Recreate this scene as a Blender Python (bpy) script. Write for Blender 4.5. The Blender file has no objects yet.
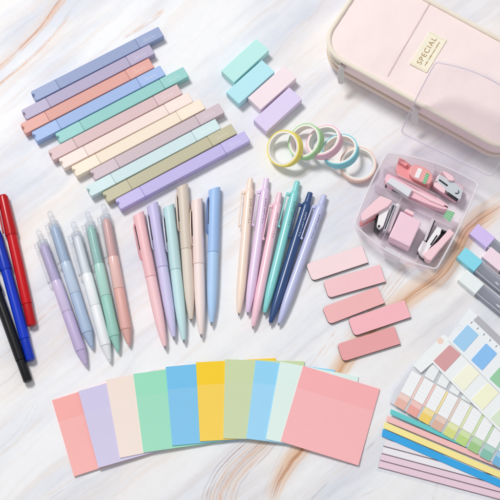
import bpy, bmesh, math, random
import numpy as np
from mathutils import Vector, Matrix

R = math.radians
SC = bpy.context.scene
COL = SC.collection
MM = 0.001                      # everything below is written in millimetres

# ------------------------------------------------------------------ camera
PITCH, FOV, DIST = R(17), R(20), 1418.0
cam_d = bpy.data.cameras.new('camera')
cam_d.lens_unit = 'FOV'
cam_d.angle = FOV
cam_d.clip_start, cam_d.clip_end = 0.05, 20
cam = bpy.data.objects.new('camera', cam_d)
COL.objects.link(cam)
cam.location = (0, -math.sin(PITCH) * DIST * MM, math.cos(PITCH) * DIST * MM)
cam.rotation_euler = (PITCH, 0, 0)
SC.camera = cam

# ------------------------------------------------------------------ world, lamps, exposure
world = bpy.data.worlds.new('World')
SC.world = world
world.use_nodes = True
bg = world.node_tree.nodes['Background']
bg.inputs[0].default_value = (0.955, 0.97, 1.0, 1)
bg.inputs[1].default_value = 0.44


def area(name, loc, target, size, power, color):
    d = bpy.data.lights.new(name, 'AREA')
    d.shape = 'RECTANGLE'
    d.size, d.size_y = size
    d.energy = power
    d.color = color
    o = bpy.data.objects.new(name, d)
    COL.objects.link(o)
    o.location = loc
    o.rotation_euler = (Vector(target) - Vector(loc)).to_track_quat('-Z', 'Y').to_euler()
    return o


area('window_softbox', (-1.15, 1.45, 2.9), (0.0, 0.0, 0), (0.85, 0.75), 76.0, (1.0, 0.985, 0.965))

vs = SC.view_settings
vs.view_transform = 'Standard'
vs.look = 'None'
vs.exposure = 0.0
vs.gamma = 1.0
SC.cycles.max_bounces = 10
SC.cycles.transparent_max_bounces = 24


# ------------------------------------------------------------------ pixel of the photograph -> point of the desk (mm)
def at(px, py, z=0.0):
    t = math.tan(FOV / 2)
    a, b = (px - 250) / 250 * t, (250 - py) / 250 * t
    f = Vector((0, math.sin(PITCH), -math.cos(PITCH)))
    d = f + Vector((1, 0, 0)) * a + Vector((0, math.cos(PITCH), math.sin(PITCH))) * b
    c = Vector((0, -math.sin(PITCH) * DIST, math.cos(PITCH) * DIST))
    return c + d * ((z - c.z) / d.z)


class Frame:
    """a thing's own axes: origin on the desk, turned about z"""
    def __init__(self, o, ang):
        self.o, self.ang = Vector((o[0], o[1], 0)), ang
        self.m = Matrix.Rotation(-ang, 3, 'Z')

    def l(self, px, py, z=0.0):
        return self.m @ (at(px, py, z) - self.o)

    def l2(self, px, py, z=0.0):
        p = self.l(px, py, z)
        return (p.x, p.y)


# ------------------------------------------------------------------ materials
def lin(c):
    return tuple(((v / 255) / 12.92 if v / 255 <= 0.04045 else ((v / 255 + 0.055) / 1.055) ** 2.4) for v in c) + (1.0,)


_mats = {}


def mat(name, rgb, rough=0.45, metal=0.0, coat=0.0, bump=0.15, scale=900, vary=0.03, spec=0.5, sss=0.0):
    key = (name, rgb)
    if key in _mats:
        return _mats[key]
    m = bpy.data.materials.new(name)
    m.use_nodes = True
    nt = m.node_tree
    p = nt.nodes['Principled BSDF']
    tc = nt.nodes.new('ShaderNodeTexCoord')
    nz = nt.nodes.new('ShaderNodeTexNoise')
    nz.inputs['Scale'].default_value = scale
    nz.inputs['Detail'].default_value = 3
    nt.links.new(tc.outputs['Object'], nz.inputs['Vector'])
    big = nt.nodes.new('ShaderNodeTexNoise')
    big.inputs['Scale'].default_value = 45
    big.inputs['Detail'].default_value = 2
    nt.links.new(tc.outputs['Object'], big.inputs['Vector'])
    hsv = nt.nodes.new('ShaderNodeHueSaturation')
    hsv.inputs['Color'].default_value = lin(rgb)
    mr = nt.nodes.new('ShaderNodeMapRange')
    mr.inputs['To Min'].default_value = 1 - vary
    mr.inputs['To Max'].default_value = 1 + vary
    nt.links.new(big.outputs['Fac'], mr.inputs['Value'])
    nt.links.new(mr.outputs['Result'], hsv.inputs['Value'])
    nt.links.new(hsv.outputs['Color'], p.inputs['Base Color'])
    rr = nt.nodes.new('ShaderNodeMapRange')
    rv = 0.06 if bump else 0.0
    rr.inputs['To Min'].default_value = max(0.02, rough - rv)
    rr.inputs['To Max'].default_value = min(1, rough + rv)
    nt.links.new(nz.outputs['Fac'], rr.inputs['Value'])
    nt.links.new(rr.outputs['Result'], p.inputs['Roughness'])
    p.inputs['Metallic'].default_value = metal
    p.inputs['Coat Weight'].default_value = coat
    p.inputs['Coat Roughness'].default_value = 0.12
    p.inputs['Specular IOR Level'].default_value = spec
    if sss:
        p.inputs['Subsurface Weight'].default_value = sss
        p.inputs['Subsurface Radius'].default_value = (0.004, 0.003, 0.003)
        p.inputs['Subsurface Scale'].default_value = 0.5
    if bump:
        b = nt.nodes.new('ShaderNodeBump')
        b.inputs['Strength'].default_value = bump
        b.inputs['Distance'].default_value = 0.0003
        nt.links.new(nz.outputs['Fac'], b.inputs['Height'])
        nt.links.new(b.outputs['Normal'], p.inputs['Normal'])
    _mats[key] = m
    return m


def fabric(name, rgb, freq=1500):
    key = (name, rgb)
    if key in _mats:
        return _mats[key]
    m = mat(name, rgb, 0.62, bump=0.5, scale=420, vary=0.025, spec=0.3)
    nt = m.node_tree
    p = nt.nodes['Principled BSDF']
    p.inputs['Sheen Weight'].default_value = 0.12
    tc = next(n for n in nt.nodes if n.type == 'TEX_COORD')
    prev = next(n for n in nt.nodes if n.type == 'BUMP')
    for d_ in ('X', 'Y'):
        w = nt.nodes.new('ShaderNodeTexWave')
        w.bands_direction = d_
        w.inputs['Scale'].default_value = 310
        w.inputs['Distortion'].default_value = .6
        nt.links.new(tc.outputs['Object'], w.inputs['Vector'])
        b2 = nt.nodes.new('ShaderNodeBump')
        b2.inputs['Strength'].default_value = .18
        b2.inputs['Distance'].default_value = .00025
        nt.links.new(w.outputs['Fac'], b2.inputs['Height'])
        nt.links.new(prev.outputs['Normal'], b2.inputs['Normal'])
        prev = b2
    big2 = nt.nodes.new('ShaderNodeTexNoise')
    big2.inputs['Scale'].default_value = 22
    big2.inputs['Detail'].default_value = 2
    nt.links.new(tc.outputs['Object'], big2.inputs['Vector'])
    b3 = nt.nodes.new('ShaderNodeBump')
    b3.inputs['Strength'].default_value = .5
    b3.inputs['Distance'].default_value = .004
    nt.links.new(big2.outputs['Fac'], b3.inputs['Height'])
    nt.links.new(prev.outputs['Normal'], b3.inputs['Normal'])
    nt.links.new(b3.outputs['Normal'], p.inputs['Normal'])
    return m


def clear(name, tint=(250, 250, 252), base=0.06, edge=0.55, rough=0.08, body=(255, 255, 255)):
    """clear plastic: transparent film with a glossy white skin that grows toward the rim"""
    key = (name, tint)
    if key in _mats:
        return _mats[key]
    m = bpy.data.materials.new(name)
    m.use_nodes = True
    nt = m.node_tree
    out = nt.nodes['Material Output']
    p = nt.nodes['Principled BSDF']
    p.inputs['Base Color'].default_value = lin(body)
    p.inputs['Roughness'].default_value = rough
    tr = nt.nodes.new('ShaderNodeBsdfTransparent')
    tr.inputs['Color'].default_value = lin(tint)
    lw = nt.nodes.new('ShaderNodeLayerWeight')
    lw.inputs['Blend'].default_value = 0.35
    mr = nt.nodes.new('ShaderNodeMapRange')
    mr.inputs['To Min'].default_value = base
    mr.inputs['To Max'].default_value = edge
    nt.links.new(lw.outputs['Facing'], mr.inputs['Value'])
    mx = nt.nodes.new('ShaderNodeMixShader')
    nt.links.new(mr.outputs['Result'], mx.inputs[0])
    nt.links.new(tr.outputs[0], mx.inputs[1])
    nt.links.new(p.outputs[0], mx.inputs[2])
    nt.links.new(mx.outputs[0], out.inputs['Surface'])
    _mats[key] = m
    return m


# ------------------------------------------------------------------ objects
def finish(bm, name, material, smooth=35):
    bmesh.ops.recalc_face_normals(bm, faces=bm.faces[:])
    for v in bm.verts:
        v.co *= MM
    me = bpy.data.meshes.new(name)
    bm.to_mesh(me)
    bm.free()
    sm_ = np.zeros(len(me.polygons), bool)
    me.polygons.foreach_get('use_smooth', sm_)
    me.set_sharp_from_angle(angle=R(smooth))        # this call drops the flat faces: put them back
    me.polygons.foreach_set('use_smooth', sm_)
    for m in (material if isinstance(material, (list, tuple)) else [material]):
        me.materials.append(m)
    return me


def part(name, bm, material, parent, label=None, smooth=35):
    o = bpy.data.objects.new(name, finish(bm, name, material, smooth))
    COL.objects.link(o)
    o.parent = parent
    if label:
        o['label'] = label
    return o


def tag(o, label, cat, group=None):
    o['label'] = label
    o['category'] = cat
    if group:
        o['group'] = group
    return o


def thing(name, label, cat, o=(0, 0), ang=0.0, group=None, z=0.0):
    e = bpy.data.objects.new(name, None)
    e.empty_display_size = 0.01
    COL.objects.link(e)
    e.location = (o[0] * MM, o[1] * MM, z * MM)
    e.rotation_euler = (0, 0, ang)
    return tag(e, label, cat, group)


def solo(name, bm, material, label, cat, o=(0, 0), ang=0.0, group=None, z=0.0, smooth=35):
    ob = bpy.data.objects.new(name, finish(bm, name, material, smooth))
    COL.objects.link(ob)
    ob.location = (o[0] * MM, o[1] * MM, z * MM)
    ob.rotation_euler = (0, 0, ang)
    return tag(ob, label, cat, group)


def paint(o, m):
    for s in o.material_slots:
        s.link = 'OBJECT'
        s.material = m


def copy_thing(root, label, recolor):
    """a copy of a thing with copies of its parts and sub-parts; recolor: part name -> material"""
    r = root.copy()
    COL.objects.link(r)
    r['label'] = label
    if r.type == 'MESH' and '' in recolor:
        paint(r, recolor[''])

    def kids(src, dst):
        for ch in src.children:
            c = ch.copy()
            COL.objects.link(c)
            c.parent = dst
            k = ch.name.split('.')[0]
            if k in recolor:
                paint(c, recolor[k])
            kids(ch, c)
    kids(root, r)
    return r


# ------------------------------------------------------------------ shapes (mm)
def box(c, s, bev=0.0, seg=2, rot=None, bm=None):
    own = bmesh.new()
    bmesh.ops.create_cube(own, size=1.0)
    for v in own.verts:
        v.co = Vector((v.co.x * s[0], v.co.y * s[1], v.co.z * s[2]))
    if bev:
        bmesh.ops.bevel(own, geom=own.edges[:], offset=bev, segments=seg, affect='EDGES', profile=0.5)
    axis_flat(own)
    M = Matrix.Translation(c) @ (rot.to_4x4() if rot else Matrix.Identity(4))
    for v in own.verts:
        v.co = M @ v.co
    return merge(bm, own)


def axis_flat(own):
    own.normal_update()
    for f in own.faces:
        f.smooth = max(abs(f.normal.x), abs(f.normal.y), abs(f.normal.z)) < .9995


def merge(bm, own):
    if bm is None:
        return own
    tmp = bpy.data.meshes.new('tmp')
    own.to_mesh(tmp)
    own.free()
    bm.from_mesh(tmp)
    bpy.data.meshes.remove(tmp)
    return bm


def prism(pts, z0, z1, bev=0.0, seg=2, bm=None, bottom=False):
    own = bmesh.new()
    vs_ = [own.verts.new((p[0], p[1], z0)) for p in pts]
    f = own.faces.new(vs_)
    r = bmesh.ops.extrude_face_region(own, geom=[f])
    up = [g for g in r['geom'] if isinstance(g, bmesh.types.BMVert)]
    for v in up:
        v.co.z = z1
    if bev:
        ups = set(up)
        es = [e for e in own.edges if (e.verts[0] in ups and e.verts[1] in ups)
              or (bottom and e.verts[0] not in ups and e.verts[1] not in ups)]
        bmesh.ops.bevel(own, geom=es, offset=bev, segments=seg, affect='EDGES', profile=0.5, clamp_overlap=True)
    own.normal_update()
    for f_ in own.faces:
        f_.smooth = abs(f_.normal.z) < .9995
    return merge(bm, own)


def fillet(pts, rads, n=6, bulge=None):
    """rounded polygon; bulge[i] pushes edge i (from corner i to i+1) outward at its middle"""
    P = [Vector((p[0], p[1])) for p in pts]
    N = len(P)
    if not isinstance(rads, (list, tuple)):
        rads = [rads] * N
    area2 = sum(P[i].x * P[(i + 1) % N].y - P[(i + 1) % N].x * P[i].y for i in range(N))
    sg = 1 if area2 > 0 else -1
    out = []
    for i in range(N):
        a, b, c = P[i - 1], P[i], P[(i + 1) % N]
        r = rads[i]
        if r > 0:
            p0 = b + (a - b).normalized() * r
            p2 = b + (c - b).normalized() * r
            for k in range(n + 1):
                t = k / n
                # near-circular corner
                q = p0 * (1 - t) ** 2 + b * (2 * t * (1 - t)) + p2 * t ** 2
                out.append(q)
        else:
            out.append(b.copy())
        if bulge and bulge[i]:
            e0 = b + (c - b).normalized() * r
            e1 = c + (b - c).normalized() * rads[(i + 1) % N]
            d = (c - b).normalized()
            nrm = Vector((d.y, -d.x)) * sg
            for k in range(1, 12):
                t = k / 12
                out.append(e0.lerp(e1, t) + nrm * bulge[i] * 4 * t * (1 - t))
    return [(q.x, q.y) for q in out]


def shrink(pts, d):
    """move every outline point inward by d"""
    P = [Vector(p) for p in pts]
    N = len(P)
    area2 = sum(P[i].x * P[(i + 1) % N].y - P[(i + 1) % N].x * P[i].y for i in range(N))
    sg = 1 if area2 > 0 else -1
    out = []
    for i in range(N):
        t = (P[(i + 1) % N] - P[i - 1])
        t = t.normalized() if t.length > 1e-9 else Vector((1, 0))
        n = Vector((-t.y, t.x)) * sg
        out.append(P[i] + n * d)
    return [(q.x, q.y) for q in out]


def scaled(pts, d):
    """a smaller (d > 0) copy of a closed outline, scaled about its middle"""
    x0, x1 = min(p[0] for p in pts), max(p[0] for p in pts)
    y0, y1 = min(p[1] for p in pts), max(p[1] for p in pts)
    cx, cy, hx, hy = (x0 + x1) / 2, (y0 + y1) / 2, (x1 - x0) / 2, (y1 - y0) / 2
    return [(cx + (p[0] - cx) * (hx - d) / hx, cy + (p[1] - cy) * (hy - d) / hy) for p in pts]


def loft(loops, close_first=True, close_last=True, bm=None):
    own = bmesh.new()
    L = [[own.verts.new(p) for p in lp] for lp in loops]
    n = len(L[0])
    for a, b in zip(L[:-1], L[1:]):
        for i in range(n):
            own.faces.new((a[i], a[(i + 1) % n], b[(i + 1) % n], b[i]))
    for f in own.faces:
        f.smooth = True
    if close_first:
        own.faces.new(L[0])
    if close_last:
        own.faces.new(list(reversed(L[-1])))
    return merge(bm, own)


def lathe(prof, seg=28, bm=None, y=0.0, z=0.0, caps=True, phase=0.0):
    """profile of (x, r) turned about the x axis"""
    loops = []
    for x, r in prof:
        r = max(r, 0.02)
        loops.append([(x, y + r * math.cos(phase + 2 * math.pi * k / seg), z + r * math.sin(phase + 2 * math.pi * k / seg)) for k in range(seg)])
    return loft(loops, caps, caps, bm)


def tube(path, r, seg=10, bm=None, closed=False):
    P = [Vector(p) for p in path]
    N = len(P)
    rings = []
    up = Vector((0, 0, 1))
    for i, p in enumerate(P):
        a = P[i - 1] if (i > 0 or closed) else P[i]
        b = P[(i + 1) % N] if (i < N - 1 or closed) else P[i]
        t = (b - a).normalized()
        s = t.cross(up)
        if s.length < 1e-4:
            s = t.cross(Vector((0, 1, 0)))
        s.normalize()
        u = s.cross(t)
        rad = r[i] if isinstance(r, (list, tuple)) else r
        rings.append([tuple(p + s * rad * math.cos(2 * math.pi * k / seg) + u * rad * math.sin(2 * math.pi * k / seg)) for k in range(seg)])
    if closed:
        rings.append(rings[0])
        own = loft(rings, False, False)
        bmesh.ops.remove_doubles(own, verts=own.verts[:], dist=1e-5)
        return merge(bm, own)
    return loft(rings, True, True, bm)


def wrap(x0, x1, r, a0, a1, bm=None, th=0.12, n=4, y=0, z=0):
    """a patch lying on a round barrel: x from x0 to x1, angle a0..a1 degrees (0 = +y, 90 = up)"""
    lo, hi = [], []
    for k in range(n + 1):
        a = R(a0 + (a1 - a0) * k / n)
        lo.append((math.cos(a), math.sin(a)))
    own = bmesh.new()
    g = {}
    for xi, x in enumerate((x0, x1)):
        for k, (cy, cz) in enumerate(lo):
            for h, rr in enumerate((r - 0.3, r + th)):
                g[xi, k, h] = own.verts.new((x, y + cy * rr, z + cz * rr))
    for k in range(n):
        own.faces.new((g[0, k, 1], g[0, k + 1, 1], g[1, k + 1, 1], g[1, k, 1]))
        own.faces.new((g[0, k, 0], g[1, k, 0], g[1, k + 1, 0], g[0, k + 1, 0]))
        for xi in (0, 1):
            own.faces.new((g[xi, k, 0], g[xi, k + 1, 0], g[xi, k + 1, 1], g[xi, k, 1]))
    for k in (0, n):
        own.faces.new((g[0, k, 0], g[0, k, 1], g[1, k, 1], g[1, k, 0]))
    return merge(bm, own)


def lettering(text, size, depth=0.15, bold=0.0, spacing=1.0):
    cu = bpy.data.curves.new('lettering', 'FONT')
    cu.body = text
    cu.size = size
    cu.extrude = depth
    cu.offset = bold
    cu.space_character = spacing
    cu.align_x, cu.align_y = 'CENTER', 'CENTER'
    o = bpy.data.objects.new('lettering_source', cu)
    COL.objects.link(o)
    bpy.context.view_layer.update()
    dg = bpy.context.evaluated_depsgraph_get()
    me = bpy.data.meshes.new_from_object(o.evaluated_get(dg))
    bm = bmesh.new()
    bm.from_mesh(me)
    bpy.data.objects.remove(o)
    bpy.data.curves.remove(cu)
    bpy.data.meshes.remove(me)
    return bm


# ================================================================== THE SETTING: printed marble desk
rng = np.random.default_rng(5)


def vnoise(x, y, seed):
    """smooth value noise on numpy arrays"""
    r = np.random.default_rng(seed)
    tab = r.random((64, 64))
    xi, yi = np.floor(x).astype(int), np.floor(y).astype(int)
    fx, fy = x - xi, y - yi
    fx, fy = fx * fx * (3 - 2 * fx), fy * fy * (3 - 2 * fy)
    g = lambda a, b: tab[a % 64, b % 64]
    return (g(xi, yi) * (1 - fx) + g(xi + 1, yi) * fx) * (1 - fy) + (g(xi, yi + 1) * (1 - fx) + g(xi + 1, yi + 1) * fx) * fy


def fbm(x, y, seed, oct=4):
    t, a, s = 0, 0.5, 0
    for k in range(oct):
        t = t + a * vnoise(x * 2 ** k, y * 2 ** k, seed + k)
        s += a
        a *= 0.5
    return t / s


def spline(pts, n=14):
    P = [np.array(p, float) for p in pts]
    P = [2 * P[0] - P[1]] + P + [2 * P[-1] - P[-2]]
    out = []
    for i in range(1, len(P) - 2):
        for k in range(n):
            t = k / n
            out.append(0.5 * ((2 * P[i]) + (-P[i - 1] + P[i + 1]) * t + (2 * P[i - 1] - 5 * P[i] + 4 * P[i + 1] - P[i + 2]) * t * t
                              + (-P[i - 1] + 3 * P[i] - 3 * P[i + 1] + P[i + 2]) * t ** 3))
    out.append(P[-2])
    return np.array(out)


# each vein: path in photo pixels, strands (offset at start, offset at end, half width, strength, colour index), fade at ends
VEINS = [
    ([(68, -8), (55, 8), (40, 28), (22, 46), (4, 62), (-14, 78)],
     [(0, 0, 1.7, .75, 0), (3.5, 2.5, 1.0, .5, 0), (-6, -3, 2.6, .28, 1), (-1.5, 1, .5, .6, 2)]),
    ([(76, 8), (58, 30), (40, 50), (20, 68), (0, 84), (-14, 96)],
     [(0, 0, 1.2, .62, 0), (4, 3, 3.0, .22, 1), (-2, -1, .5, .4, 2)]),
    ([(48, -8), (38, 4), (30, 12)], [(0, 0, 2.0, .22, 1)]),
    ([(166, 8), (150, 20), (136, 30), (122, 38)], [(0, 0, 1.3, .5, 0), (3, 1, .6, .3, 2)]),
    ([(330, -8), (318, 12), (300, 26), (284, 42), (262, 70), (240, 96)], [(0, 0, 1.3, .2, 1), (6, 4, 2.5, .13, 1), (-3, 3, .5, .2, 2)]),
    ([(322, 70), (300, 84), (282, 102), (262, 122), (244, 150)], [(0, 0, 1.0, .22, 1), (5, 8, 1.6, .15, 1)]),
    ([(410, 120), (388, 138), (372, 152), (350, 176), (330, 196)], [(0, 0, 1.2, .14, 1), (8, 6, 3, .1, 1)]),
    ([(380, 175), (350, 192), (335, 205), (312, 238)], [(0, 0, 1.0, .18, 1)]),
    # the broad orange band right of the tray and under the pink tags
    ([(520, 192), (490, 210), (468, 228), (455, 250), (438, 274), (414, 292), (390, 310), (368, 334), (346, 358), (325, 395), (306, 440), (290, 462), (276, 486), (268, 512)],
     [(4, 0, 9.5, .5, 1), (5, 0, 5.0, .5, 0), (-9, -5, 3.4, .4, 1), (12, 6, 1.0, .5, 0), (0, 0, 3.6, .66, 0), (6, 2, 1.4, .55, 0), (-6, -3, 2.2, .42, 1), (10, 5, 3.4, .34, 1), (2, 1, .55, .8, 2), (-3, 3.5, .5, .6, 2), (8, -2, .45, .55, 2), (-10, -6, 1.5, .25, 1), (4, -4.5, .7, .5, 0)]),
    ([(470, 240), (440, 252), (410, 268), (386, 296), (362, 320), (344, 340)],
     [(0, 0, 1.1, .42, 0), (4, 3, .6, .45, 2), (-5, -3, 1.6, .22, 1)]),
    ([(420, 262), (398, 268), (380, 292), (366, 318), (352, 348)], [(0, 0, 1.0, .5, 0), (3, 4, .8, .3, 0)]),
    # the fan of thin strands under the note pads
    ([(292, 400), (276, 424), (260, 442), (240, 460), (226, 476), (218, 492), (214, 512)],
     [(-8, -10, .5, .75, 2), (-5, -7, .4, .55, 3), (-2, -3, .8, .6, 0), (0, 0, .45, .75, 2), (3, 5, 1.7, .5, 0), (5, 9, .45, .6, 2), (8, 15, 1.3, .5, 0), (10, 20, .5, .45, 2), (-11, -14, .4, .5, 3), (6, 12, 4.5, .3, 1), (-4, -5, 3.0, .3, 1), (1, 3, 1.2, .5, 0)]),
    ([(300, 442), (292, 456), (284, 472), (276, 490), (270, 512)], [(-4, -3, .5, .5, 2), (-12, -10, .4, .2, 3)]),
    ([(84, 470), (72, 480), (56, 490), (36, 504)], [(0, 0, .7, .5, 1), (3, 5, .4, .3, 3)]),
    ([(60, 302), (48, 312), (30, 330), (8, 352), (-10, 366)], [(0, 0, 1.2, .35, 0), (4, 3, .6, .2, 3), (-6, -4, .5, .14, 3)]),
    ([(130, 225), (112, 250), (118, 262), (96, 290)], [(0, 0, 2.4, .14, 1), (5, 3, .8, .2, 1)]),
    ([(36, 400), (20, 428), (-4, 452)], [(0, 0, .5, .22, 3), (4, 6, .5, .15, 3)]),
    ([(380, 436), (362, 454), (344, 468), (326, 484), (300, 512)], [(0, 0, 1.0, .35, 3), (5, 4, 1.4, .22, 1), (-6, -8, .6, .2, 3)]),
    ([(444, 470), (438, 482), (430, 512)], [(0, 0, .6, .35, 3)]),
    ([(300, 340), (286, 352), (262, 366)], [(0, 0, 1.0, .22, 1)]),
    ([(336, 330), (322, 350), (306, 372)], [(0, 0, .8, .4, 0), (4, 5, .8, .25, 1)]),
    ([(350, 250), (334, 262), (318, 276), (300, 300)], [(0, 0, .8, .16, 3)]),
]
VEIN_COLS = np.array([lin((226, 164, 106))[:3], lin((238, 206, 174))[:3], lin((172, 116, 80))[:3], lin((166, 156, 158))[:3]])


def marble():
    fine = np.arange(-292, 322.01, 0.48)
    far = np.array([4, 14, 40, 90, 180, 360, 700, 1200.])
    xs = np.concatenate([-292 - far[::-1], fine, fine[-1] + far])
    ys = xs.copy()
    X, Y = np.meshgrid(xs, ys)
    # desk mm -> photo pixels at z = 0 (exact inverse of at())
    t = math.tan(FOV / 2)
    cy, cz = -math.sin(PITCH) * DIST, math.cos(PITCH) * DIST
    dy, dz = Y - cy, -cz
    dep = dy * math.sin(PITCH) - dz * math.cos(PITCH)
    PX = 250 + X / dep / t * 250
    PY = 250 - (dy * math.cos(PITCH) + dz * math.sin(PITCH)) / dep / t * 250
    # soft diagonal clouds
    u, v = (PX * .77 - PY * .64), (PX * .64 + PY * .77)
    wu = u + 18 * (fbm(PX / 60, PY / 60, 3) - .5)
    wv = v + 13 * (fbm(PX / 55 + 9, PY / 55, 8) - .5)
    c1 = fbm(wu / 150 + 3, wv / 42, 21, 5)
    c2 = fbm(wu / 60, wv / 9, 31, 4)
    c3 = fbm(wu / 260 + 7, wv / 90 + 2, 44, 3)
    white = np.array(lin((248, 248, 249))[:3])
    lav = np.array(lin((211, 216, 230))[:3])
    warm = np.array(lin((240, 224, 211))[:3])
    k = np.clip((c1 - .42) * 2.6, 0, 1) * .75 + np.clip((c2 - .55) * 2.2, 0, 1) * .3
    k = np.clip(k + .1, 0, 1)[..., None]
    col = white * (1 - k) + lav * k
    w = (np.clip((fbm(wu / 190 + 4, wv / 22, 66, 4) - .5) * 4.5, 0, 1) * .27)[..., None]
    col = col * (1 - w) + warm * w
    # faint hairlines that run with the clouds
    h = np.abs(((wv / 15 + 1.6 * c1) % 1) - .5)
    hl = (np.exp(-(h / .035) ** 2) * np.clip((c2 - .5) * 5, 0, 1) * np.clip((c3 - .4) * 4, 0, 1) * .34)[..., None]
    col = col * (1 - hl) + np.array(lin((208, 190, 184))[:3]) * hl
    # narrower grey and beige streaks lying along the clouds
    st1 = np.clip((fbm(wu / 120 + 11, wv / 7, 120, 4) - .54) * 5, 0, 1) * np.clip((c1 - .36) * 4, 0, 1)
    st2 = np.clip((fbm(wu / 140 + 5, wv / 5, 140, 4) - .56) * 6, 0, 1) * np.clip((fbm(wu / 200, wv / 60, 150, 3) - .42) * 5, 0, 1)
    for f, c_, a_ in ((st1, (202, 203, 212), .3), (st2, (230, 206, 186), .2)):
        f = (f * a_)[..., None]
        col = col * (1 - f) + np.array(lin(c_)[:3]) * f
    grain_ = (1 + .03 * (vnoise(PX * 1.1, PY * 1.1, 200) - .5) + .035 * (fbm(PX / 5, PY / 5, 210, 3) - .5))[..., None]
    col = np.clip(col * grain_, 0, .97)
    jit = 3.2 * (fbm(PX / 26, PY / 26, 77, 4) - .5) + .8 * (fbm(PX / 7, PY / 7, 55, 2) - .5)
    for vi, (path, strands) in enumerate(VEINS):
        S = spline(path)
        pad = 34
        m = (PX > S[:, 0].min() - pad) & (PX < S[:, 0].max() + pad) & (PY > S[:, 1].min() - pad) & (PY < S[:, 1].max() + pad)
        if not m.any():
            continue
        px, py, jj = PX[m], PY[m], jit[m]
        best = np.full(px.shape, 1e9)
        sd = np.zeros(px.shape)
        par = np.zeros(px.shape)
        for i in range(len(S) - 1):
            a, b = S[i], S[i + 1]
            d = b - a
            L2 = float(d @ d) + 1e-9
            tt = np.clip(((px - a[0]) * d[0] + (py - a[1]) * d[1]) / L2, 0, 1)
            ex, ey = px - a[0] - tt * d[0], py - a[1] - tt * d[1]
            q = ex * ex + ey * ey
            u_ = q < best
            best[u_] = q[u_]
            sgn = np.sign(d[0] * ey - d[1] * ex)
            sd[u_] = (np.sqrt(q) * -sgn)[u_]
            par[u_] = ((i + tt) / (len(S) - 1))[u_]
        ends = np.clip(np.minimum(par, 1 - par) * 9, 0, 1)
        ends = ends * ends * (3 - 2 * ends)
        sub = col[m]
        for si, (o0, o1, wd, st, ci) in enumerate(strands):
            off = o0 + (o1 - o0) * par
            wob = jj * (.45 + .12 * si) * .6
            br = np.clip(vnoise(par * 9 + 13 * si + vi * 3.7, np.abs(sd) * .05 + si, 90 + vi) * 1.5 + .05, 0, 1)
            dd = sd - off + wob
            grain = .75 + .5 * (vnoise(dd * 1.6 + 40, par * 40, 17 + si) - .5)
            wv_ = wd * (.6 + .8 * vnoise(par * 6 + si * 5, par * 0 + vi, 60 + si))
            f = (np.exp(-(dd / wv_) ** 2) * min(1, st * 1.2) * ends * br * grain)[:, None]
            sub = sub * (1 - f) + VEIN_COLS[ci] * f
        col[m] = sub
    ny, nx = X.shape
    me = bpy.data.meshes.new('desk_surface')
    co = np.stack([X, Y, np.zeros_like(X)], -1).reshape(-1, 3) * MM
    idx = np.arange(nx * ny).reshape(ny, nx)
    quads = np.stack([idx[:-1, :-1], idx[:-1, 1:], idx[1:, 1:], idx[1:, :-1]], -1).reshape(-1, 4)
    me.vertices.add(len(co))
    me.vertices.foreach_set('co', co.ravel())
    me.loops.add(quads.size)
    me.loops.foreach_set('vertex_index', quads.ravel())
    me.polygons.add(len(quads))
    me.polygons.foreach_set('loop_start', np.arange(0, quads.size, 4))
    me.update()
    at_ = me.color_attributes.new('marble', 'FLOAT_COLOR', 'POINT')
    rgba = np.concatenate([col.reshape(-1, 3), np.ones((nx * ny, 1))], 1)
    at_.data.foreach_set('color', rgba.ravel())
    m = bpy.data.materials.new('printed_marble')
    m.use_nodes = True
    nt = m.node_tree
    p = nt.nodes['Principled BSDF']
    a = nt.nodes.new('ShaderNodeAttribute')
    a.attribute_name = 'marble'
    nt.links.new(a.outputs['Color'], p.inputs['Base Color'])
    nz = nt.nodes.new('ShaderNodeTexNoise')
    nz.inputs['Scale'].default_value = 600
    tc = nt.nodes.new('ShaderNodeTexCoord')
    nt.links.new(tc.outputs['Object'], nz.inputs['Vector'])
    mr = nt.nodes.new('ShaderNodeMapRange')
    mr.inputs['To Min'].default_value = .42
    mr.inputs['To Max'].default_value = .55
    nt.links.new(nz.outputs['Fac'], mr.inputs['Value'])
    nt.links.new(mr.outputs['Result'], p.inputs['Roughness'])
    p.inputs['Specular IOR Level'].default_value = .35
    me.materials.append(m)
    o = bpy.data.objects.new('desk_surface', me)
    COL.objects.link(o)
    o['kind'] = 'structure'
    o['label'] = 'white marble patterned desk with orange and brown veins'


marble()


def between(a, b, z):
    """world points for two photo pixels at height z -> midpoint, angle, length"""
    A, B = at(a[0], a[1], z), at(b[0], b[1], z)
    d = B - A
    return A, B, math.atan2(d.y, d.x), d.length


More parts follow.
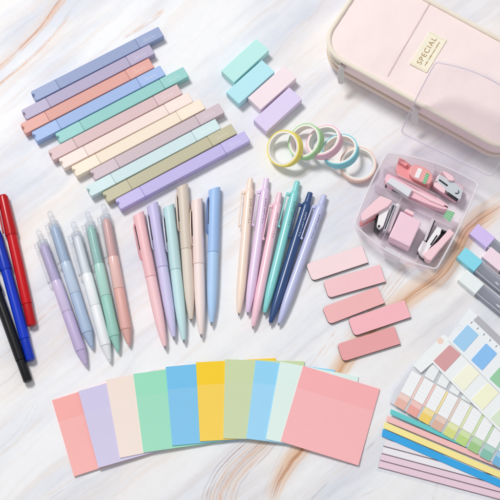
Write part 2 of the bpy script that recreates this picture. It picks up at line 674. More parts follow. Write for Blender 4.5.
# ================================================================== SQUARE MARKERS
MK = [  # left end, right end (middle of the top face), colour, label
    ((32.0, 97.0), (162.0, 30.5), (148, 163, 202), 'slate blue square marker with two caps, outermost of its row'),
    ((21.5, 114.0), (153.5, 48.5), (180, 170, 200), 'grey lavender square marker between slate blue and salmon ones'),
    ((21.5, 129.0), (152.5, 62.5), (224, 164, 154), 'salmon orange square marker, the strongest red tone of its row'),
    ((34.0, 138.5), (163.5, 70.0), (158, 184, 230), 'cornflower blue square marker between salmon and teal ones'),
    ((57.5, 137.5), (186.0, 72.5), (148, 206, 202), 'teal green square marker lying beside cornflower blue one'),
    ((50.5, 157.0), (180.5, 89.0), (220, 190, 192), 'dusty rose square marker just below the teal one'),
    ((61.5, 164.0), (189.5, 95.5), (246, 227, 219), 'palest blush square marker beside the cream yellow one'),
    ((74.0, 172.0), (202.5, 103.5), (246, 231, 211), 'cream yellow square marker in the middle of its row'),
    ((92.0, 175.0), (221.5, 107.5), (208, 189, 197), 'mauve pink square marker between cream and mint ones'),
    ((89.5, 192.5), (217.5, 123.5), (209, 231, 234), 'very pale mint square marker with two caps'),
    ((104.5, 196.5), (233.5, 128.0), (195, 189, 160), 'khaki olive square marker next to the lilac one'),
    ((118.0, 205.0), (247.0, 135.5), (196, 186, 235), 'lilac purple square marker, nearest its row to the matte pens'),
]


def bite_cap(L, w, h):
    """flat marker cap along +x with a small thumb notch in its end"""
    r = 1.7
    pts = [(0, -w / 2), (L - 1.2, -w / 2), (L, -w / 2 + 1.2)]
    for k in range(9):
        a = -math.pi / 2 + math.pi * k / 8
        pts.append((L - r * 1.25 * math.cos(a), r * math.sin(a) - 1.0))
    pts += [(L, w / 2 - 1.2), (L - 1.2, w / 2), (0, w / 2)]
    return loft([[(x, y, 0.05) for x, y in pts]] + [[(x, y, z) for x, y in shrink(pts, d)] for d, z in ((0, h - .75), (.1, h - .4), (.35, h - .12), (.7, h))])


mk_root = None
W, H, LEN, CAP = 12.5, 9.6, 149.5, 28.0
_m = [between(a, b, H) for a, b, _, _ in MK]
MANG = sum(q[2] for q in _m) / len(_m)
_u, _n = Vector((math.cos(MANG), math.sin(MANG))), Vector((-math.sin(MANG), math.cos(MANG)))
_mid = [((q[0] + q[1]) / 2).to_2d() for q in _m]
_t = [p.dot(_n) for p in _mid]
_sl = np.polyfit(range(len(_t)), _t, 1)
rm = random.Random(3)
MPOS = [_u * p.dot(_u) + _n * float(np.polyval(_sl, k)) for k, p in enumerate(_mid)]
MROT = [MANG + R(rm.uniform(-.25, .25)) for _ in MK]
for mk_i, (a, b, rgb, lab) in enumerate(MK):
    body_m = mat('marker_plastic', rgb, .46, bump=.1, spec=.3)
    cap_m = mat('marker_cap_plastic', tuple(min(255, int(c * 1.012 + 1)) for c in rgb), .42, bump=.08, spec=.35)
    print_m = mat('cap_print', tuple(int(c + (255 - c) * .35) for c in rgb), .5, bump=0)
    if mk_root is None:
        mk_root = r = thing('square_marker', lab, 'marker', group='square pastel markers in a row')
        part('barrel', prism(fillet([(-LEN / 2 + CAP + .18, -W / 2 + .1), (LEN / 2 - CAP - .18, -W / 2 + .1), (LEN / 2 - CAP - .18, W / 2 - .1), (-LEN / 2 + CAP + .18, W / 2 - .1)], 0), 0.05, H - .1, bev=.6, seg=3), body_m, r)
        core = box((0, 0, H / 2), (LEN - 40, W - 2, H - 1.5))
        part('inner_sleeve', core, mat('marker_core', (168, 160, 168), .6), r)
        for s in (1, -1):
            c = bite_cap(CAP, W, H) if s < 0 else box((CAP / 2, 0, H / 2), (CAP, W, H), .7, 3)
            M = Matrix.Rotation(0 if s > 0 else math.pi, 4, 'Z')
            for v in c.verts:
                v.co = M @ (v.co + Vector((LEN / 2 - CAP, 0, 0)))
            cp = part('cap', c, cap_m, r)
            if s > 0:
                pr = bmesh.new()
                rp = random.Random(2)
                x = LEN / 2 - 21
                while x < LEN / 2 - 9:
                    w = rp.choice((.5, .8, 1.1))
                    box((x + w / 2, -1.2 + rp.uniform(-.1, .1), H), (w, rp.choice((1.3, 1.9)), .06), bm=pr)
                    if rp.random() < .8:
                        box((x + w / 2 - 2, 1.5, H), (w, rp.choice((.8, 1.2)), .06), bm=pr)
                    x += w + rp.choice((.4, .6, 1.0))
                part('small_print', pr, print_m, cp)
    else:
        r = copy_thing(mk_root, lab, {'barrel': body_m, 'cap': cap_m, 'small_print': print_m})
    r.location = (MPOS[mk_i].x * MM, MPOS[mk_i].y * MM, 0)
    r.rotation_euler = (0, 0, MROT[mk_i])

# ================================================================== ERASERS
ER = [
    ([(221.6, 71), (256, 38), (269.4, 50.6), (233.4, 82.4)], (192, 240, 236), 'mint green rectangular eraser, furthest of four from the tape rolls'),
    ([(226.4, 91), (261.4, 59.4), (274.4, 73), (239.4, 104.2)], (186, 236, 246), 'sky blue rectangular eraser between mint and pink ones'),
    ([(249.4, 97.6), (282, 66), (296.6, 79), (260.6, 108.4)], (250, 232, 238), 'pale pink rectangular eraser between blue and lavender ones'),
    ([(253.4, 119.6), (289, 87), (301.6, 100), (267.2, 131.2)], (228, 214, 248), 'lavender rectangular eraser lying nearest the tape rolls'),
]
EH = 11.5
er_root = None
for q, rgb, lab in ER:
    P = [at(x, y, EH) for x, y in q]
    c = sum(P, Vector()) / 4
    lx = ((P[1] - P[0]).length + (P[2] - P[3]).length) / 2
    ly = ((P[3] - P[0]).length + (P[2] - P[1]).length) / 2
    d = (P[1] - P[0]) + (P[2] - P[3])
    m = mat('eraser_rubber', rgb, .62, bump=.25, scale=500, sss=.15)
    if er_root is None:
        er_root = o = solo('eraser', box((0, 0, EH / 2), (lx, ly, EH), .55, 3), m, lab, 'eraser', group='four pastel erasers')
    else:
        o = copy_thing(er_root, lab, {'': m})
    o.location = (c.x * MM, c.y * MM, 0)
    o.rotation_euler = (0, 0, math.atan2(d.y, d.x))

# ================================================================== ROLLS OF PAPER TAPE
TP = [  # centre of the upper rim, tilt, leaning direction toward (next centre), colour
    ((358.0, 163.5), 0, None, (245, 212, 198), 'peach roll of paper tape lying flat, first under the leaning ones'),
    ((339.5, 149.0), 21, (358.0, 163.5), (134, 210, 222), 'teal roll of paper tape leaning on the peach roll'),
    ((323.0, 140.0), 29, (339.5, 149.0), (242, 194, 212), 'pink roll of paper tape between green and teal rolls'),
    ((304.0, 140.5), 31, (323.0, 140.0), (174, 220, 166), 'green roll of paper tape between yellow and pink rolls'),
    ((283.0, 148.0), 32, (304.0, 140.5), (248, 230, 112), 'yellow roll of paper tape on the outer end of its row'),
]
TR, TW = 18.6, 8.8
tp_root = None
for c_px, tilt, nxt, rgb, lab in TP:
    m = mat('paper_tape', rgb, .5, bump=.2, scale=700)
    zc = TR * math.sin(R(tilt)) + TW / 2 * math.cos(R(tilt)) + .2
    if tp_root is None:
        tp_root = r = thing('tape_roll', lab, 'tape roll', group='five rolls of pastel paper tape')
        n = 56
        ring = lambda ro, ri: [[(rr * math.cos(2 * math.pi * k / n), rr * math.sin(2 * math.pi * k / n), zz) for k in range(n)]
                               for rr, zz in ((ri, -TW / 2), (ro - .15, -TW / 2), (ro, -TW / 2 + .15), (ro, TW / 2 - .15), (ro - .15, TW / 2), (ri, TW / 2), (ri, -TW / 2))]
        b = loft(ring(TR, 17.2), False, False)
        bmesh.ops.remove_doubles(b, verts=b.verts[:], dist=1e-4)
        part('tape_winding', b, m, r)
        n2 = [[(rr * math.cos(2 * math.pi * k / n), rr * math.sin(2 * math.pi * k / n), zz) for k in range(n)]
              for rr, zz in ((15.4, -TW / 2 + .1), (17.15, -TW / 2 + .1), (17.15, TW / 2 + .1), (15.4, TW / 2 + .1), (15.4, -TW / 2 + .1))]
        b = loft(n2, False, False)
        bmesh.ops.remove_doubles(b, verts=b.verts[:], dist=1e-4)
        part('paper_core', b, mat('core_card', (246, 242, 236), .7, bump=.2), r)
    else:
        r = copy_thing(tp_root, lab, {'tape_winding': m})
    # the rim centre is TW/2 up the axis
    ax = Vector((0, 0, 1))
    if nxt:
        d = at(*nxt) - at(*c_px)
        d.z = 0
        d.normalize()
        ax = Vector((-d.x * math.sin(R(tilt)), -d.y * math.sin(R(tilt)), math.cos(R(tilt))))
    rim = at(c_px[0], c_px[1], zc + ax.z * TW / 2)
    c = rim - ax * TW / 2
    c.z = zc
    r.location = c * MM
    r.rotation_euler = Vector((0, 0, 1)).rotation_difference(ax).to_euler()

# ================================================================== FELT PENS AT THE FRAME'S LEFT
def place_pen(r, tip, top, L, rad):
    A, B, ang, l = between(tip, top, rad)
    c = A + (B - A).normalized() * ((l - L) / 2)
    r.location = (c.x * MM, c.y * MM, rad * MM)
    r.rotation_euler = (0, 0, ang)


FP = [
    ((32.6, 328.0), (2.0, 193.0), (204, 10, 22), 'red felt pen with its cap on, beside the blue one'),
    ((31.4, 363.0), (-5.5, 227.5), (12, 56, 198), 'royal blue felt pen with its cap on, between red and black'),
    ((28.6, 382.5), (-17.5, 252.0), (18, 18, 22), 'black felt pen with its cap on, cut by the frame'),
]
FL = 140.0
fp_root = None
for tip, top, rgb, lab in FP:
    m = mat('felt_pen_plastic', rgb, .3, coat=.1, bump=0, spec=.35)
    dk = mat('felt_pen_cap', tuple(int(c * .93) for c in rgb), .28, coat=.15, bump=0, spec=.35)
    if fp_root is None:
        fp_root = r = thing('felt_pen', lab, 'pen', group='capped felt pens')
        part('barrel', lathe([(22.6, 5.0), (24, 5.1), (60, 5.3), (97, 5.3)]), m, r)
        part('end_plug', lathe([(0, 3.4), (.5, 4.3), (1.6, 4.55), (22, 4.75), (22.5, 4.4)]), dk, r)
        cap = part('cap', lathe([(95.5, 5.6), (96, 6.1), (98, 6.2), (132, 5.4), (137.5, 5.1), (138, 4.2), (FL - .6, 4.0), (FL, 3.2)]), dk, r)
        cl = bmesh.new()
        cl = box((118, 6.9, 2.6), (38, 1.5, 3.4), .6, 2, Matrix.Rotation(R(-1.5), 3, 'Z'), cl)
        part('clip', box((134.5, 5.6, 2.4), (4, 3.4, 3.4), .5, 2, None, cl), dk, cap)
    else:
        r = copy_thing(fp_root, lab, {'barrel': m, 'end_plug': dk, 'cap': dk, 'clip': dk})
    place_pen(r, tip, top, FL, 5.6)

# ================================================================== CLEAR-TOPPED GEL PENS
GP = [
    ((87.2, 368.2), (37.3, 228.6), (203, 186, 225), 'purple gel pen with a clear plastic top and clip'),
    ((93.2, 351.0), (48.6, 209.0), (180, 200, 228), 'powder blue gel pen with a clear plastic top and clip'),
    ((110.8, 364.4), (72.4, 219.6), (246, 248, 250), 'white gel pen with a clear plastic top and clip'),
    ((119.0, 355.6), (86.6, 209.0), (162, 214, 200), 'mint green gel pen with a clear plastic top and clip'),
    ((129.8, 349.6), (102.6, 200.6), (237, 182, 174), 'coral pink gel pen with a clear plastic top and clip'),
]
GL = 149.0
glass = clear('clear_pen_plastic', (252, 253, 254), .015, .5, .05, (196, 200, 210))
gp_root = None
for tip, top, rgb, lab in GP:
    grip_m = mat('gel_grip', tuple(int(c * .97) for c in rgb), .48, bump=.12)
    pearl = mat('gel_pearl_barrel', tuple(min(255, int(c * .8 + 54)) for c in rgb), .22, coat=.5, bump=.03)
    tube_m = mat('gel_inner_tube', tuple(min(255, int(c * .92 + 20)) for c in rgb), .25, coat=.4, bump=.02)
    if gp_root is None:
        gp_root = r = thing('gel_pen', lab, 'pen', group='gel pens with clear tops')
        part('cone_tip', lathe([(0, .5), (.6, .95), (2.2, 1.3), (2.6, 1.9), (8, 3.3), (13, 4.4), (16.4, 5.05)]), grip_m, r)
        part('grip', lathe([(16.6, 5.0), (17, 5.45), (20, 5.75), (36, 5.45), (58, 5.55), (58.6, 5.2)]), grip_m, r)
        part('barrel', lathe([(58.8, 5.35), (59.2, 5.55), (88, 5.5), (92, 5.3), (92.4, 4.2)]), pearl, r)
        part('inner_tube', lathe([(92.2, 4.8), (94, 4.95), (118, 4.9), (129, 4.75), (130.5, 3.6), (133, 2.4)]), tube_m, r)
        n = 28
        sh = []
        for x, rr in ((92.6, 5.1), (92.6, 5.5), (134.5, 5.55), (136.2, 5.75), (136.8, 5.4), (136.8, 3.2), (134, 5.1), (92.6, 5.1)):
            sh.append([(x, rr * math.cos(2 * math.pi * k / n), rr * math.sin(2 * math.pi * k / n)) for k in range(n)])
        b = loft(sh, False, False)
        bmesh.ops.remove_doubles(b, verts=b.verts[:], dist=1e-4)
        part('clear_sleeve', b, glass, r)
        part('push_button', lathe([(133.2, 2.5), (139.5, 2.7), (146, 2.75), (148.3, 2.2), (GL, 1.0)]), glass, r)
        cb = box((113, 8.1, 2.0), (44, 1.1, 3.0), .45, 2)
        cb = box((132.5, 6.6, 2.0), (4.4, 3.4, 3.0), .5, 2, None, cb)
        clip = part('clip', box((92.6, 7.3, 2.0), (2.6, 1.9, 2.6), .5, 2, None, cb), glass, r)
        part('clip_rivet', lathe([(91.7, .6), (92, .8), (93.3, .8), (93.6, .6)], 12, y=6.8, z=3.6), mat('rivet_metal', (196, 198, 204), .3, metal=.8), clip)
    else:
        r = copy_thing(gp_root, lab, {'cone_tip': grip_m, 'grip': grip_m, 'barrel': pearl, 'inner_tube': tube_m})
    place_pen(r, tip, top, GL, 5.8)

# ================================================================== MATTE PENS WITH SLOTTED CAPS
MP = [
    ((166.2, 352.6), (137.2, 209.0), (249, 206, 211), (246, 196, 201), 0, 'rose pink matte pen with slanted top, leftmost of the slotted ones'),
    ((174.8, 343.0), (151.6, 199.5), (213, 206, 240), (205, 197, 236), 1, 'lilac matte pen with slanted top and silver clip'),
    ((184.4, 345.6), (168.0, 202.0), (202, 233, 236), (193, 224, 227), 1, 'pale aqua matte pen with slanted top and silver clip'),
    ((191.4, 324.8), (182.0, 181.5), (229, 215, 202), (220, 206, 192), 2, 'beige matte pen with slanted top and golden clip'),
    ((201.4, 340.0), (196.6, 196.0), (248, 231, 228), (244, 223, 219), 2, 'blush white matte pen with slanted top and golden clip'),
    ((211.4, 328.6), (214.6, 184.0), (178, 212, 249), (164, 198, 244), 3, 'sky blue matte pen with slanted top and blue clip'),
]
CLIPM = [mat('painted_clip', (226, 160, 170), .3), mat('silver_clip', (196, 196, 214), .34, metal=.5),
         mat('gold_clip', (214, 194, 180), .34, metal=.5), mat('blue_clip', (96, 130, 190), .3)]
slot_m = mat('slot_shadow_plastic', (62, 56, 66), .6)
ML = 144.5
mp_root = None
for tip, top, rgb, crgb, ck, lab in MP:
    bm_ = mat('matte_pen_body', rgb, .5, bump=.06)
    cm_ = mat('matte_pen_cap', crgb, .46, bump=.06)
    if mp_root is None:
        mp_root = r = thing('matte_pen', lab, 'pen', group='matte pens with slotted slanted caps')
        part('barrel', lathe([(3.2, 1.7), (5, 2.3), (14, 3.6), (24, 4.6), (36, 5.2), (52, 5.5), (74.6, 5.55)]), bm_, r)
        part('tip', lathe([(0, .45), (.8, .9), (3.0, 1.3), (3.4, 1.0)], 16), mat('tip_metal', (190, 186, 190), .3, metal=1.0), r)
        b = lathe([(74.9, 5.5), (75.2, 5.75), (100, 5.95), (ML + 6, 6.0)], 36)
        g = bmesh.ops.bisect_plane(b, geom=b.verts[:] + b.edges[:] + b.faces[:], plane_co=(ML - 2.0, 0, 0), plane_no=Vector((1, .32, .2)), clear_outer=True)
        ed = [e for e in g['geom_cut'] if isinstance(e, bmesh.types.BMEdge)]
        f = bmesh.ops.edgeloop_fill(b, edges=ed)['faces']
        bmesh.ops.bevel(b, geom=ed, offset=.9, segments=3, affect='EDGES', profile=.5)
        cap = part('cap', b, cm_, r)
        part('clip_slot_shade', wrap(104, 130, 5.95, 8, 34, th=.05), slot_m, cap)  # dark patch on the cap, painted shade of the gap behind the clip
        a = R(26)
        pth = []
        for x, out in ((132, 4.5), (131.5, 6.6), (128, 7.5), (115, 7.8), (97, 7.6), (94.5, 7.0), (93.5, 6.0)):
            pth.append((x, out * math.cos(a), out * math.sin(a)))
        part('clip', tube(pth, .85, 10), CLIPM[ck], cap)
    else:
        r = copy_thing(mp_root, lab, {'barrel': bm_, 'cap': cm_, 'clip': CLIPM[ck]})
    place_pen(r, tip, top, ML, 6.0)

# ================================================================== SLIM CLICK PENS
SP = [
    ((238.4, 319.0), (250.6, 175.6), (252, 228, 211), 0, 'peach slim click pen printed with tiny dark lettering'),
    ((247.0, 318.2), (267.0, 175.6), (237, 212, 242), 0, 'pale lilac slim click pen beside the peach one'),
    ((252.0, 332.2), (280.4, 190.0), (249, 204, 218), 0, 'candy pink slim click pen between pale lilac and turquoise ones'),
    ((263.4, 317.8), (298.2, 179.0), (140, 218, 218), 0, 'turquoise slim click pen beside the navy one'),
    ((268.8, 328.0), (311.2, 190.0), (48, 78, 130), 1, 'navy blue slim click pen printed with tiny white lettering'),
    ((277.0, 329.0), (325.6, 192.0), (198, 203, 240), 0, 'periwinkle slim click pen, nearest its row to the pink tags'),
]
SL = 144.0
ink = [mat('printed_ink_dark', (92, 88, 104), .5), mat('printed_ink_white', (240, 242, 248), .5)]
sp_root = None
for tip, top, rgb, ik, lab in SP:
    m = mat('slim_pen_plastic', rgb, .3, coat=.25, bump=.03)
    if sp_root is None:
        sp_root = r = thing('click_pen', lab, 'pen', group='slim click pens')
        part('barrel', lathe([(2.6, 1.55), (3.2, 2.0), (9, 3.0), (20, 4.1), (30, 4.6), (40, 4.75), (128, 4.75), (131, 4.5), (132.5, 3.6)]), m, r)
        part('tip', lathe([(0, .35), (1.2, .8), (2.8, 1.3)], 14), mat('tip_metal', (190, 186, 190), .3, metal=1.0), r)
        part('push_button', lathe([(132.3, 3.3), (134, 3.2), (141, 2.9), (143.4, 2.7), (SL, 2.0)]), m, r)
        cb = box((110, 7.5, 2.2), (38, 1.2, 3.2), .45, 2)
        cb = box((127.4, 5.9, 2.2), (3.2, 3.6, 3.2), .4, 2, None, cb)
        part('clip', box((92.2, 6.7, 2.2), (2.8, 2.0, 3.0), .7, 2, None, cb), m, r)
        rnd = random.Random(4)
        lt = bmesh.new()
        x = 121.0
        while x > 96:
            w = rnd.choice((.3, .4, .6))
            a0 = 112 + rnd.choice((0, 0, 6))
            wrap(x - w, x, 4.75, a0, 130 if rnd.random() < .7 else 123, lt, .06, 3)
            if rnd.random() < .6:
                k = rnd.choice((112, 118, 125))
                wrap(x - w - 1.0, x - w + .02, 4.75, k, k + 6, lt, .06, 2)
            x -= w + rnd.choice((.9, 1.3, 1.7))
        part('lettering', lt, ink[ik], r)
    else:
        r = copy_thing(sp_root, lab, {'barrel': m, 'push_button': m, 'clip': m, 'lettering': ink[ik]})
    place_pen(r, tip, top, SL, 5.2)

# ================================================================== STICKY NOTE PADS
NP_ = [  # top-left, bottom-left of the visible sheet, colour, name
    ((52.2, 401.0), (74.0, 475.9), (252, 182, 178), 'salmon sticky note pad at the bottom of the fan, most of it covered'),
    ((78.4, 391.4), (98.4, 467.7), (213, 206, 236), 'lavender sticky note pad in the fan, over the salmon one'),
    ((106.0, 380.8), (119.9, 457.2), (248, 231, 221), 'cream sticky note pad in the fan between lavender and green'),
    ((133.4, 374.2), (143.4, 452.4), (160, 228, 197), 'mint green sticky note pad in the fan between cream and blue'),
    ((165.8, 367.6), (172.2, 445.0), (128, 200, 242), 'deep sky blue sticky note pad between green and yellow'),
    ((196.0, 363.0), (200.0, 440.8), (253, 213, 76), 'bright yellow sticky note pad in the fan of pads'),
    ((225.0, 359.8), (223.3, 438.2), (208, 221, 176), 'olive green sticky note pad over the yellow one'),
    ((255.6, 361.0), (246.4, 437.9), (158, 219, 251), 'light blue sticky note pad between olive and pale mint'),
    ((280.0, 362.3), (266.0, 438.7), (228, 247, 240), 'palest mint sticky note pad under the big pink one'),
    ((303.0, 366.5), (280.8, 440.8), (255, 186, 189), 'rose pink sticky note pad on top of the fan, whole sheet showing'),
]


def note_mat(rgb):
    m = mat('note_paper', rgb, .65, bump=.12, scale=500, vary=.015)
    if 'band' in m:
        return m
    m['band'] = 1
    nt = m.node_tree
    # the strip glued on the back of the sheets reads a little deeper through the paper
    tc = nt.nodes.new('ShaderNodeTexCoord')
    sx = nt.nodes.new('ShaderNodeSeparateXYZ')
    nt.links.new(tc.outputs['Object'], sx.inputs[0])
    gt = nt.nodes.new('ShaderNodeMath')
    gt.operation = 'GREATER_THAN'
    gt.inputs[1].default_value = -0.0225
    nt.links.new(sx.outputs['Y'], gt.inputs[0])
    hs = next(n for n in nt.nodes if n.type == 'HUE_SAT')
    mr = nt.nodes.new('ShaderNodeMapRange')
    mr.inputs['To Min'].default_value = 0.98
    mr.inputs['To Max'].default_value = 1.07
    nt.links.new(gt.outputs[0], mr.inputs['Value'])
    nt.links.new(mr.outputs['Result'], hs.inputs['Saturation'])
    return m


SIDE, NT = 77.5, 1.3
np_root = None
for i, (tl, bl, rgb, lab) in enumerate(NP_):
    zl = .1 + NT + (0 if i == 0 else 3.0)
    zr = .1 + NT + (0 if i == 0 else .25)
    A, B = at(tl[0], tl[1], zl), at(bl[0], bl[1], zl)
    d = (A - B).normalized()                     # up the sheet
    ex = Vector((d.y, -d.x, 0))
    tilt = math.atan2(zl - zr, SIDE)
    c = A + (B - A) * .5 + d * SIDE / 2
    m = note_mat(rgb)
    if np_root is None:
        b = bmesh.new()
        bmesh.ops.create_grid(b, x_segments=4, y_segments=26, size=SIDE / 2)
        g_ = bmesh.ops.extrude_face_region(b, geom=b.faces[:])
        for v in g_['geom']:
            if isinstance(v, bmesh.types.BMVert):
                v.co.z = -NT
        for v in b.verts:
            v.co.x += SIDE / 2
            v.co.y -= SIDE / 2
            q_ = max(0.0, (-v.co.y / SIDE - .55) / .45)
            v.co.z += 1.3 * q_ ** 2                     # the free lower edge lifts a little
        b.normal_update()
        for f_ in b.faces:
            f_.smooth = abs(f_.normal.z) > .7
        np_root = o = solo('note_pad', b, m, lab, 'sticky notes', group='fan of sticky note pads')
    else:
        o = copy_thing(np_root, lab, {'': m})
    e1 = (ex * math.cos(tilt) + Vector((0, 0, -math.sin(tilt)))).normalized()
    e3 = e1.cross(d).normalized()
    M = Matrix((e1, d, e3)).transposed().to_4x4()
    M.translation = c * MM
    o.matrix_world = M

# ================================================================== PINK MAGNETIC TAGS
TG = [
    ([(306.3, 264.3), (363.3, 245.0), (367.0, 263.0), (312.0, 280.5)], (253, 224, 227), 'palest pink rectangular tag with rounded end, topmost of five'),
    ([(323.0, 280.0), (380.5, 264.5), (384.3, 281.8), (329.6, 298.6)], (251, 202, 207), 'light pink rectangular tag, second of five from the pale one'),
    ([(322.6, 307.5), (378.0, 286.5), (383.8, 303.0), (329.4, 324.0)], (247, 185, 187), 'dusky pink rectangular tag in the middle of the five'),
    ([(348.2, 318.5), (405.4, 300.0), (408.8, 317.4), (355.4, 336.0)], (253, 187, 196), 'candy pink rectangular tag shifted toward the index sheets'),
    ([(338.3, 343.6), (392.6, 326.3), (399.4, 344.6), (344.6, 361.0)], (239, 166, 168), 'deepest pink rectangular tag, the one nearest the note pads'),
]
tg_root = None
back_m = mat('magnet_rubber', (70, 58, 62), .6)
for q, rgb, lab in TG:
    th = 3.4
    P = [at(x, y, th) for x, y in q]
    c = sum(P, Vector()) / 4
    lx = ((P[1] - P[0]).length + (P[2] - P[3]).length) / 2
    ly = ((P[3] - P[0]).length + (P[2] - P[1]).length) / 2
    d = (P[1] - P[0]) + (P[2] - P[3])
    m = mat('tag_face', rgb, .5, bump=.1)
    if tg_root is None:
        o = tg_root = thing('magnetic_tag', lab, 'tag', group='five pink magnetic tags')
        out = fillet([(-lx / 2, -ly / 2), (lx / 2, -ly / 2), (lx / 2, ly / 2), (-lx / 2, ly / 2)], [4.5, .3, .3, 4.0])
        part('face', prism(out, 2.3, th, .2, 1), m, o)
        part('magnet_backing', prism(shrink(out, -.12), .1, 2.25, .2, 1), back_m, o)
    else:
        o = copy_thing(tg_root, lab, {'face': m})
    o.location = (c.x * MM, c.y * MM, 0)
    o.rotation_euler = (0, 0, math.atan2(d.y, d.x))

# ================================================================== PENCIL CASE
PZ, KZ = 43.0, 1.2
a0, b0 = at(345, 62, PZ), at(500, 148, PZ)
pang = math.atan2(b0.y - a0.y, b0.x - a0.x)
F = Frame((a0.x, a0.y), pang)
pouch = thing('pencil_case', 'large pale pink zipped pencil case with cream piping and a sewn label', 'pencil case', (a0.x, a0.y), pang)
xmin = F.l(325.5, 44, PZ).x - 3.5
ymax = (F.l(432, 0, PZ).y + F.l(500, 36, PZ).y) / 2 - 2.5
xmax = xmin + 222
pink_f = fabric('pink_oxford_cloth', (253, 235, 233))
pink_s = fabric('pink_side_cloth', (251, 228, 228))
cream_f = fabric('cream_webbing', (246, 236, 220))
tan_f = fabric('tan_binding', (226, 208, 188))


def outline(ins, r=26, n=10):
    x0, y0, x1, y1 = xmin + ins, ins, xmax - ins, ymax - ins
    out = []
    for cx, cy, s in ((x0 + r, y0 + r, 180), (x1 - r, y0 + r, 270), (x1 - r, y1 - r, 0), (x0 + r, y1 - r, 90)):
        for k in range(n + 1):
            a = R(s + 90 * k / n)
            out.append((cx + (r) * math.cos(a), cy + r * math.sin(a)))
        # straight edge samples
        nx = {180: (x1 - r, y0), 270: (x1, y1 - r), 0: (x0 + r, y1), 90: (x0, y0 + r)}[s]
        lx_, ly_ = out[-1]
        for k in range(1, 24):
            out.append((lx_ + (nx[0] - lx_) * k / 24, ly_ + (nx[1] - ly_) * k / 24))
    return out


def ring_at(ins, z, wob=0.0):
    return [(x, y, z * KZ + wob * (math.sin(x * .05 + y * .07) + .6 * math.sin(x * .021 - y * .11 + 1))) for x, y in outline(ins)]


def band(z0, z1, ins0, ins1, puff):
    k = 6
    return [ring_at(ins0 + (ins1 - ins0) * t / k - puff * math.sin(math.pi * t / k), z0 + (z1 - z0) * t / k) for t in range(k + 1)]


part('lower_body', loft(band(.2, 13.6, 3.2, 1.4, 1.6), True, True), pink_s, pouch, smooth=60)
part('binding', tube([(x, y, 14.0 * KZ) for x, y in outline(.6)], 1.5, 8, closed=True), tan_f, pouch)
part('upper_body', loft(band(14.6, 32.8, 1.2, 1.0, .8), True, True), pink_s, pouch, smooth=60)
zt = [p for p in outline(-.35)]
part('piping', tube([(x, y, 35.2 * KZ) for x, y in outline(.2)], 2.5, 10, closed=True), cream_f, pouch)
# zipper tape with teeth: from the far side round the rounded corner to the first puller
LO = outline(.25)
xp = F.l(343.5, 70, 28).x
sel = [(x, y) for x, y in LO if (x < xp and y < 45)]
sel.sort(key=lambda p: math.atan2(p[1] - 26, -(p[0] - xmin - 26)) if p[0] < xmin + 26.5 else (-1.58 - (p[0] - xmin - 26) * .01))
sel = sel[::-1]
tb = bmesh.new()
prev = None
tbm = []
for z0_, z1_, m_, nm, push in ((19.5 * KZ, 32.0 * KZ, cream_f, 'zipper_tape', .6), (25.2 * KZ, 27.2 * KZ, mat('zipper_teeth', (206, 196, 176), .35), 'zipper_teeth', 1.4)):
    lo = [(x, y) for x, y in shrink(LO, -push)]
    keep = [i for i, (x, y) in enumerate(LO) if x < xp and y < 60]
    # contiguous run through the corner
    runs = [i for i in range(len(LO)) if i in set(keep)]
    order = [i for i in runs if i > len(LO) // 2] + [i for i in runs if i <= len(LO) // 2]
    own = bmesh.new()
    g = []
    for i in order:
        xi, yi = LO[i]
        xo, yo = lo[i]
        g.append([own.verts.new((xi + .0, yi, z0_)), own.verts.new((xo, yo, z0_ + .3)), own.verts.new((xo, yo, z1_ - .3)), own.verts.new((xi, yi, z1_))])
    for u, v in zip(g[:-1], g[1:]):
        for k in range(3):
            own.faces.new((u[k], v[k], v[k + 1], u[k + 1]))
    part(nm, own, m_, pouch)
# second zipper line along the whole lower seam
part('lower_zipper', tube([(x, y, 8.0 * KZ) for x, y in outline(.7)], .9, 6, closed=True), cream_f, pouch)


# puffed top: grid inside the outline
def top_panel():
    own = bmesh.new()
    loops = []
    cx, cy = (xmin + xmax) / 2, ymax / 2
    o = outline(1.6)
    loops.append([(x, y, 41.6) for x, y in o])
    for t in (.04, .1, .2, .35, .55, .75, .9, .97, 1.0):
        lp = []
        for x, y in o:
            # shrink toward the long middle line
            tx = cx + (x - cx) * (1 - t * .62)
            ty = cy + (y - cy) * (1 - t)
            z = 41.6 + 2.6 * (1 - (1 - t) ** 2.2) + .6 * math.sin(tx * .06 + ty * .045) * t + .35 * math.sin(tx * .13 - ty * .09) * min(1, t * 4) + .28 * math.sin((x - y) * .42 + 1.5 * math.sin(x * .05)) * math.exp(-((t - .1) / .09) ** 2)
            lp.append((tx, ty, z))
        loops.append(lp)
    own = loft(loops, False, False, None)
    bmesh.ops.remove_doubles(own, verts=own.verts[:], dist=.03)
    bmesh.ops.dissolve_degenerate(own, edges=own.edges[:], dist=.02)
    return own


part('top_panel', top_panel(), pink_f, pouch, smooth=80)


def top_z(x, y):
    cy = ymax / 2
    t = 1 - abs(y - cy) / (cy - 1.6)
    return 41.6 + 2.6 * (1 - (1 - max(t, 0)) ** 2.2) + .8


# stitched seam across the top
s0, s1 = F.l(431, 1, 44), F.l(387.5, 76, 44)
seam = bmesh.new()
nst = 42
for k in range(nst):
    p = s0.lerp(s1, (k + .1) / nst)
    q = s0.lerp(s1, (k + .75) / nst)
    tube([(p.x, p.y, top_z(p.x, p.y) + .1), (q.x, q.y, top_z(q.x, q.y) + .1)], .32, 5, seam)
part('stitching', seam, fabric('seam_thread', (206, 176, 178)), pouch)

